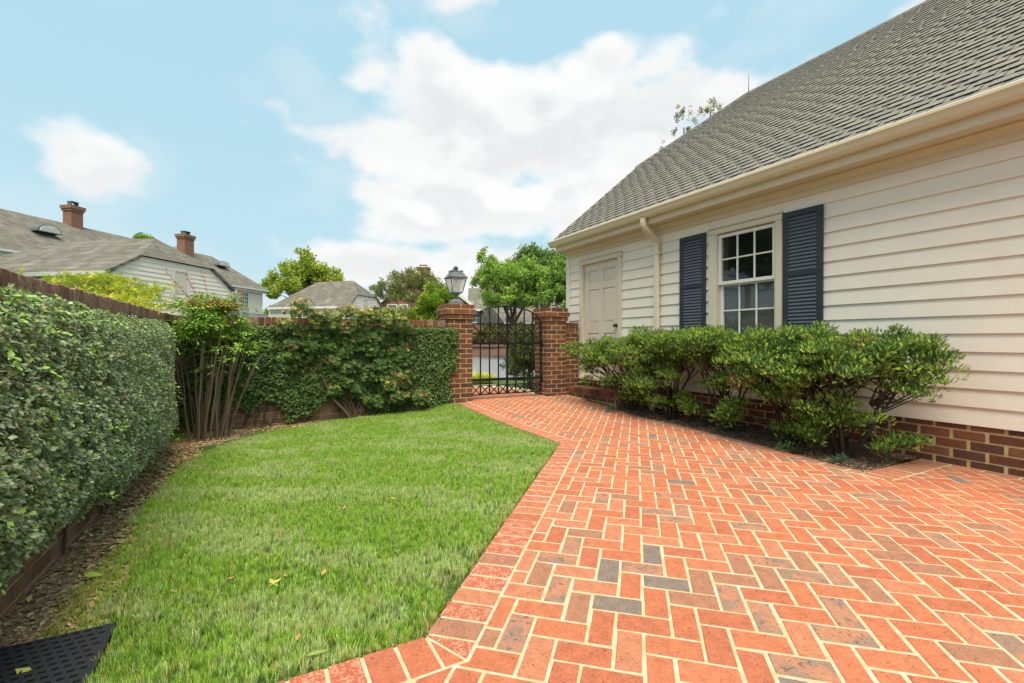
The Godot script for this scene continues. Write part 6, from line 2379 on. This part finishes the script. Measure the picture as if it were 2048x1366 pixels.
	for k in 22000:
		var z := rng.randf_range(-6.4, -2.07)
		var x := rng.randf_range(4.28, 5.18)
		if x < bed_edge(z) + 0.01:
			continue
		chip(s, Vector3(x, bed_y(x, z) + 0.004, z), [Color(0.15, 0.095, 0.06), Color(0.2, 0.13, 0.085), Color(0.27, 0.18, 0.115), Color(0.12, 0.08, 0.052), Color(0.5, 0.39, 0.24) if rng.randf() < 0.7 else Color(0.17, 0.11, 0.07)], 0.006, 0.026)
	var mu := spread(self, "mulch", s, fm, MT.dry)
	tag(mu, "dark bark mulch with pale chips under the evergreen bushes", "mulch")
	rubber_mat()
	fallen_leaves()

func inner_x(z: float) -> float:   # the paving's left edge at z
	if z > -1.65:
		return -9.0
	if z > -4.09:
		return 0.506 + (2.70 - 0.506) * (z + 1.65) / (-4.09 + 1.65)
	return 2.70

func bed_edge(z: float) -> float:
	var pts := [[-6.4, 4.78], [-5.75, 4.74], [-5.2, 4.66], [-4.7, 4.575], [-3.95, 4.53], [-3.2, 4.43], [-2.65, 4.35], [-2.25, 4.30], [-2.0, 4.285]]
	for k in pts.size() - 1:
		if z >= pts[k][0] and z <= pts[k + 1][0]:
			return lerpf(pts[k][1], pts[k + 1][1], (z - pts[k][0]) / (pts[k + 1][0] - pts[k][0]))
	return 4.3

func chip(s: Scatter, p: Vector3, cols: Array, a: float, e: float) -> void:
	var bs := Basis(Vector3.UP, rng.randf() * TAU) * Basis(Vector3(1, 0, 0), rng.randf_range(-0.5, 0.5)) * Basis(Vector3(0, 0, 1), rng.randf_range(-0.35, 0.35))
	s.put(Transform3D(bs * Basis.from_scale(Vector3.ONE * rng.randf_range(a, e)), p), pick(cols))

func rubber_mat() -> void:
	var m := thing("rubber_mat", "black perforated rubber mat lying at the lawn's edge", "mat", Vector3(-0.8, -0.12, -2.1))
	var b := B.new()
	var nx := 13
	var nz := 24
	var cw := 0.0345
	var cd := 0.0385
	var hw := 0.021
	var hd := 0.0145
	var up := Vector3.UP
	var th := 0.014
	for j in nz:
		for i in range(-1, nx + 1):
			var ox := (0.5 if j % 2 else 0.0)
			var x0 := (i + ox) * cw
			var x1 := x0 + cw
			var a := clampf(x0, 0.0, nx * cw)
			var e := clampf(x1, 0.0, nx * cw)
			if e - a < 1e-4:
				continue
			var z0 := j * cd
			var z1 := z0 + cd
			var cx := (x0 + x1) / 2
			var solid := x0 < 0.004 or x1 > nx * cw - 0.004
			if solid:
				b.quad(Vector3(a, th, z0), Vector3(e, th, z0), Vector3(e, th, z1), Vector3(a, th, z1), up)
				continue
			var hx0 := cx - hw / 2
			var hx1 := cx + hw / 2
			var hz0 := (z0 + z1) / 2 - hd / 2
			var hz1 := hz0 + hd
			b.quad(Vector3(x0, th, z0), Vector3(x1, th, z0), Vector3(x1, th, hz0), Vector3(x0, th, hz0), up)
			b.quad(Vector3(x0, th, hz1), Vector3(x1, th, hz1), Vector3(x1, th, z1), Vector3(x0, th, z1), up)
			b.quad(Vector3(x0, th, hz0), Vector3(hx0, th, hz0), Vector3(hx0, th, hz1), Vector3(x0, th, hz1), up)
			b.quad(Vector3(hx1, th, hz0), Vector3(x1, th, hz0), Vector3(x1, th, hz1), Vector3(hx1, th, hz1), up)
			b.quad(Vector3(hx0, th, hz0), Vector3(hx1, th, hz0), Vector3(hx1, 0, hz0), Vector3(hx0, 0, hz0), Vector3(0, 0, 1))
			b.quad(Vector3(hx0, th, hz1), Vector3(hx1, th, hz1), Vector3(hx1, 0, hz1), Vector3(hx0, 0, hz1), Vector3(0, 0, -1))
			b.quad(Vector3(hx0, th, hz0), Vector3(hx0, th, hz1), Vector3(hx0, 0, hz1), Vector3(hx0, 0, hz0), Vector3(1, 0, 0))
			b.quad(Vector3(hx1, th, hz0), Vector3(hx1, th, hz1), Vector3(hx1, 0, hz1), Vector3(hx1, 0, hz0), Vector3(-1, 0, 0))
	var W := nx * cw
	var D := nz * cd
	b.quad(Vector3(0, 0, 0), Vector3(W, 0, 0), Vector3(W, th, 0), Vector3(0, th, 0), Vector3(0, 0, -1))
	b.quad(Vector3(0, 0, D), Vector3(W, 0, D), Vector3(W, th, D), Vector3(0, th, D), Vector3(0, 0, 1))
	b.quad(Vector3(0, 0, 0), Vector3(0, 0, D), Vector3(0, th, D), Vector3(0, th, 0), Vector3.LEFT)
	b.quad(Vector3(W, 0, 0), Vector3(W, 0, D), Vector3(W, th, D), Vector3(W, th, 0), Vector3.RIGHT)
	part(m, "sheet", b.mesh(), MT.rubber, Transform3D(Basis(Vector3.UP, 0.02), Vector3(-0.99, -0.112, -2.465)))

func fallen_leaves() -> void:
	var yel := [Color(0.5, 0.5, 0.1), Color(0.42, 0.46, 0.09), Color(0.55, 0.42, 0.1)]
	var brn := [Color(0.42, 0.22, 0.08), Color(0.35, 0.2, 0.1), Color(0.5, 0.33, 0.12)]
	var spots := [[0.02, -2.52, 0.09, "yellow-green leaf lying on the lawn", yel, 0.4], [0.07, -2.5, 0.07, "yellow-green leaf lying on the lawn", yel, -0.9], [-0.8, -3.05, 0.1, "bright green leaf on the litter beside the ivy", [Color(0.3, 0.45, 0.06)], 1.2], [-0.78, -2.28, 0.09, "yellow-green leaf lying on the black rubber mat", yel, 0.9], [0.12, -1.72, 0.08, "bright green leaf at the lawn's near corner by the path border", [Color(0.2, 0.3, 0.05)], 1.7]]
	for k in 26:
		var z := rng.randf_range(-6.2, -1.9)
		var x := rng.randf_range(-0.75, inner_x(z) - 0.1)
		spots.append([x, z, rng.randf_range(0.035, 0.06), "small dry brown leaf scattered on the lawn", brn, rng.randf() * TAU])
	var i := 0
	for q in spots:
		var c: Color = pick(q[4])
		var key := "fallen%d" % i
		var b := B.new()
		var on_mat: bool = q[3].contains("mat")
		var p := Vector3(q[0], (-0.094 if on_mat else lawn_y(q[0], q[1]) + 0.038), q[1])
		leaf_into(b, Transform3D(Basis(Vector3.UP, q[5]) * Basis(Vector3(0, 0, 1), rng.randf_range(-0.4, 0.4)) * Basis.from_scale(Vector3.ONE * q[2]), Vector3.ZERO), 0.2, 0.05, 0.1)
		var o := MeshInstance3D.new()
		o.name = numbered("fallen_leaf")
		o.mesh = b.mesh()
		o.material_override = mat(c, 0.7)
		o.position = p
		add_child(o)
		tag(o, q[3], "leaf", "small dry leaves on the lawn" if i > 4 else ("leaf pair on the lawn" if i < 2 else ""))
		i += 1
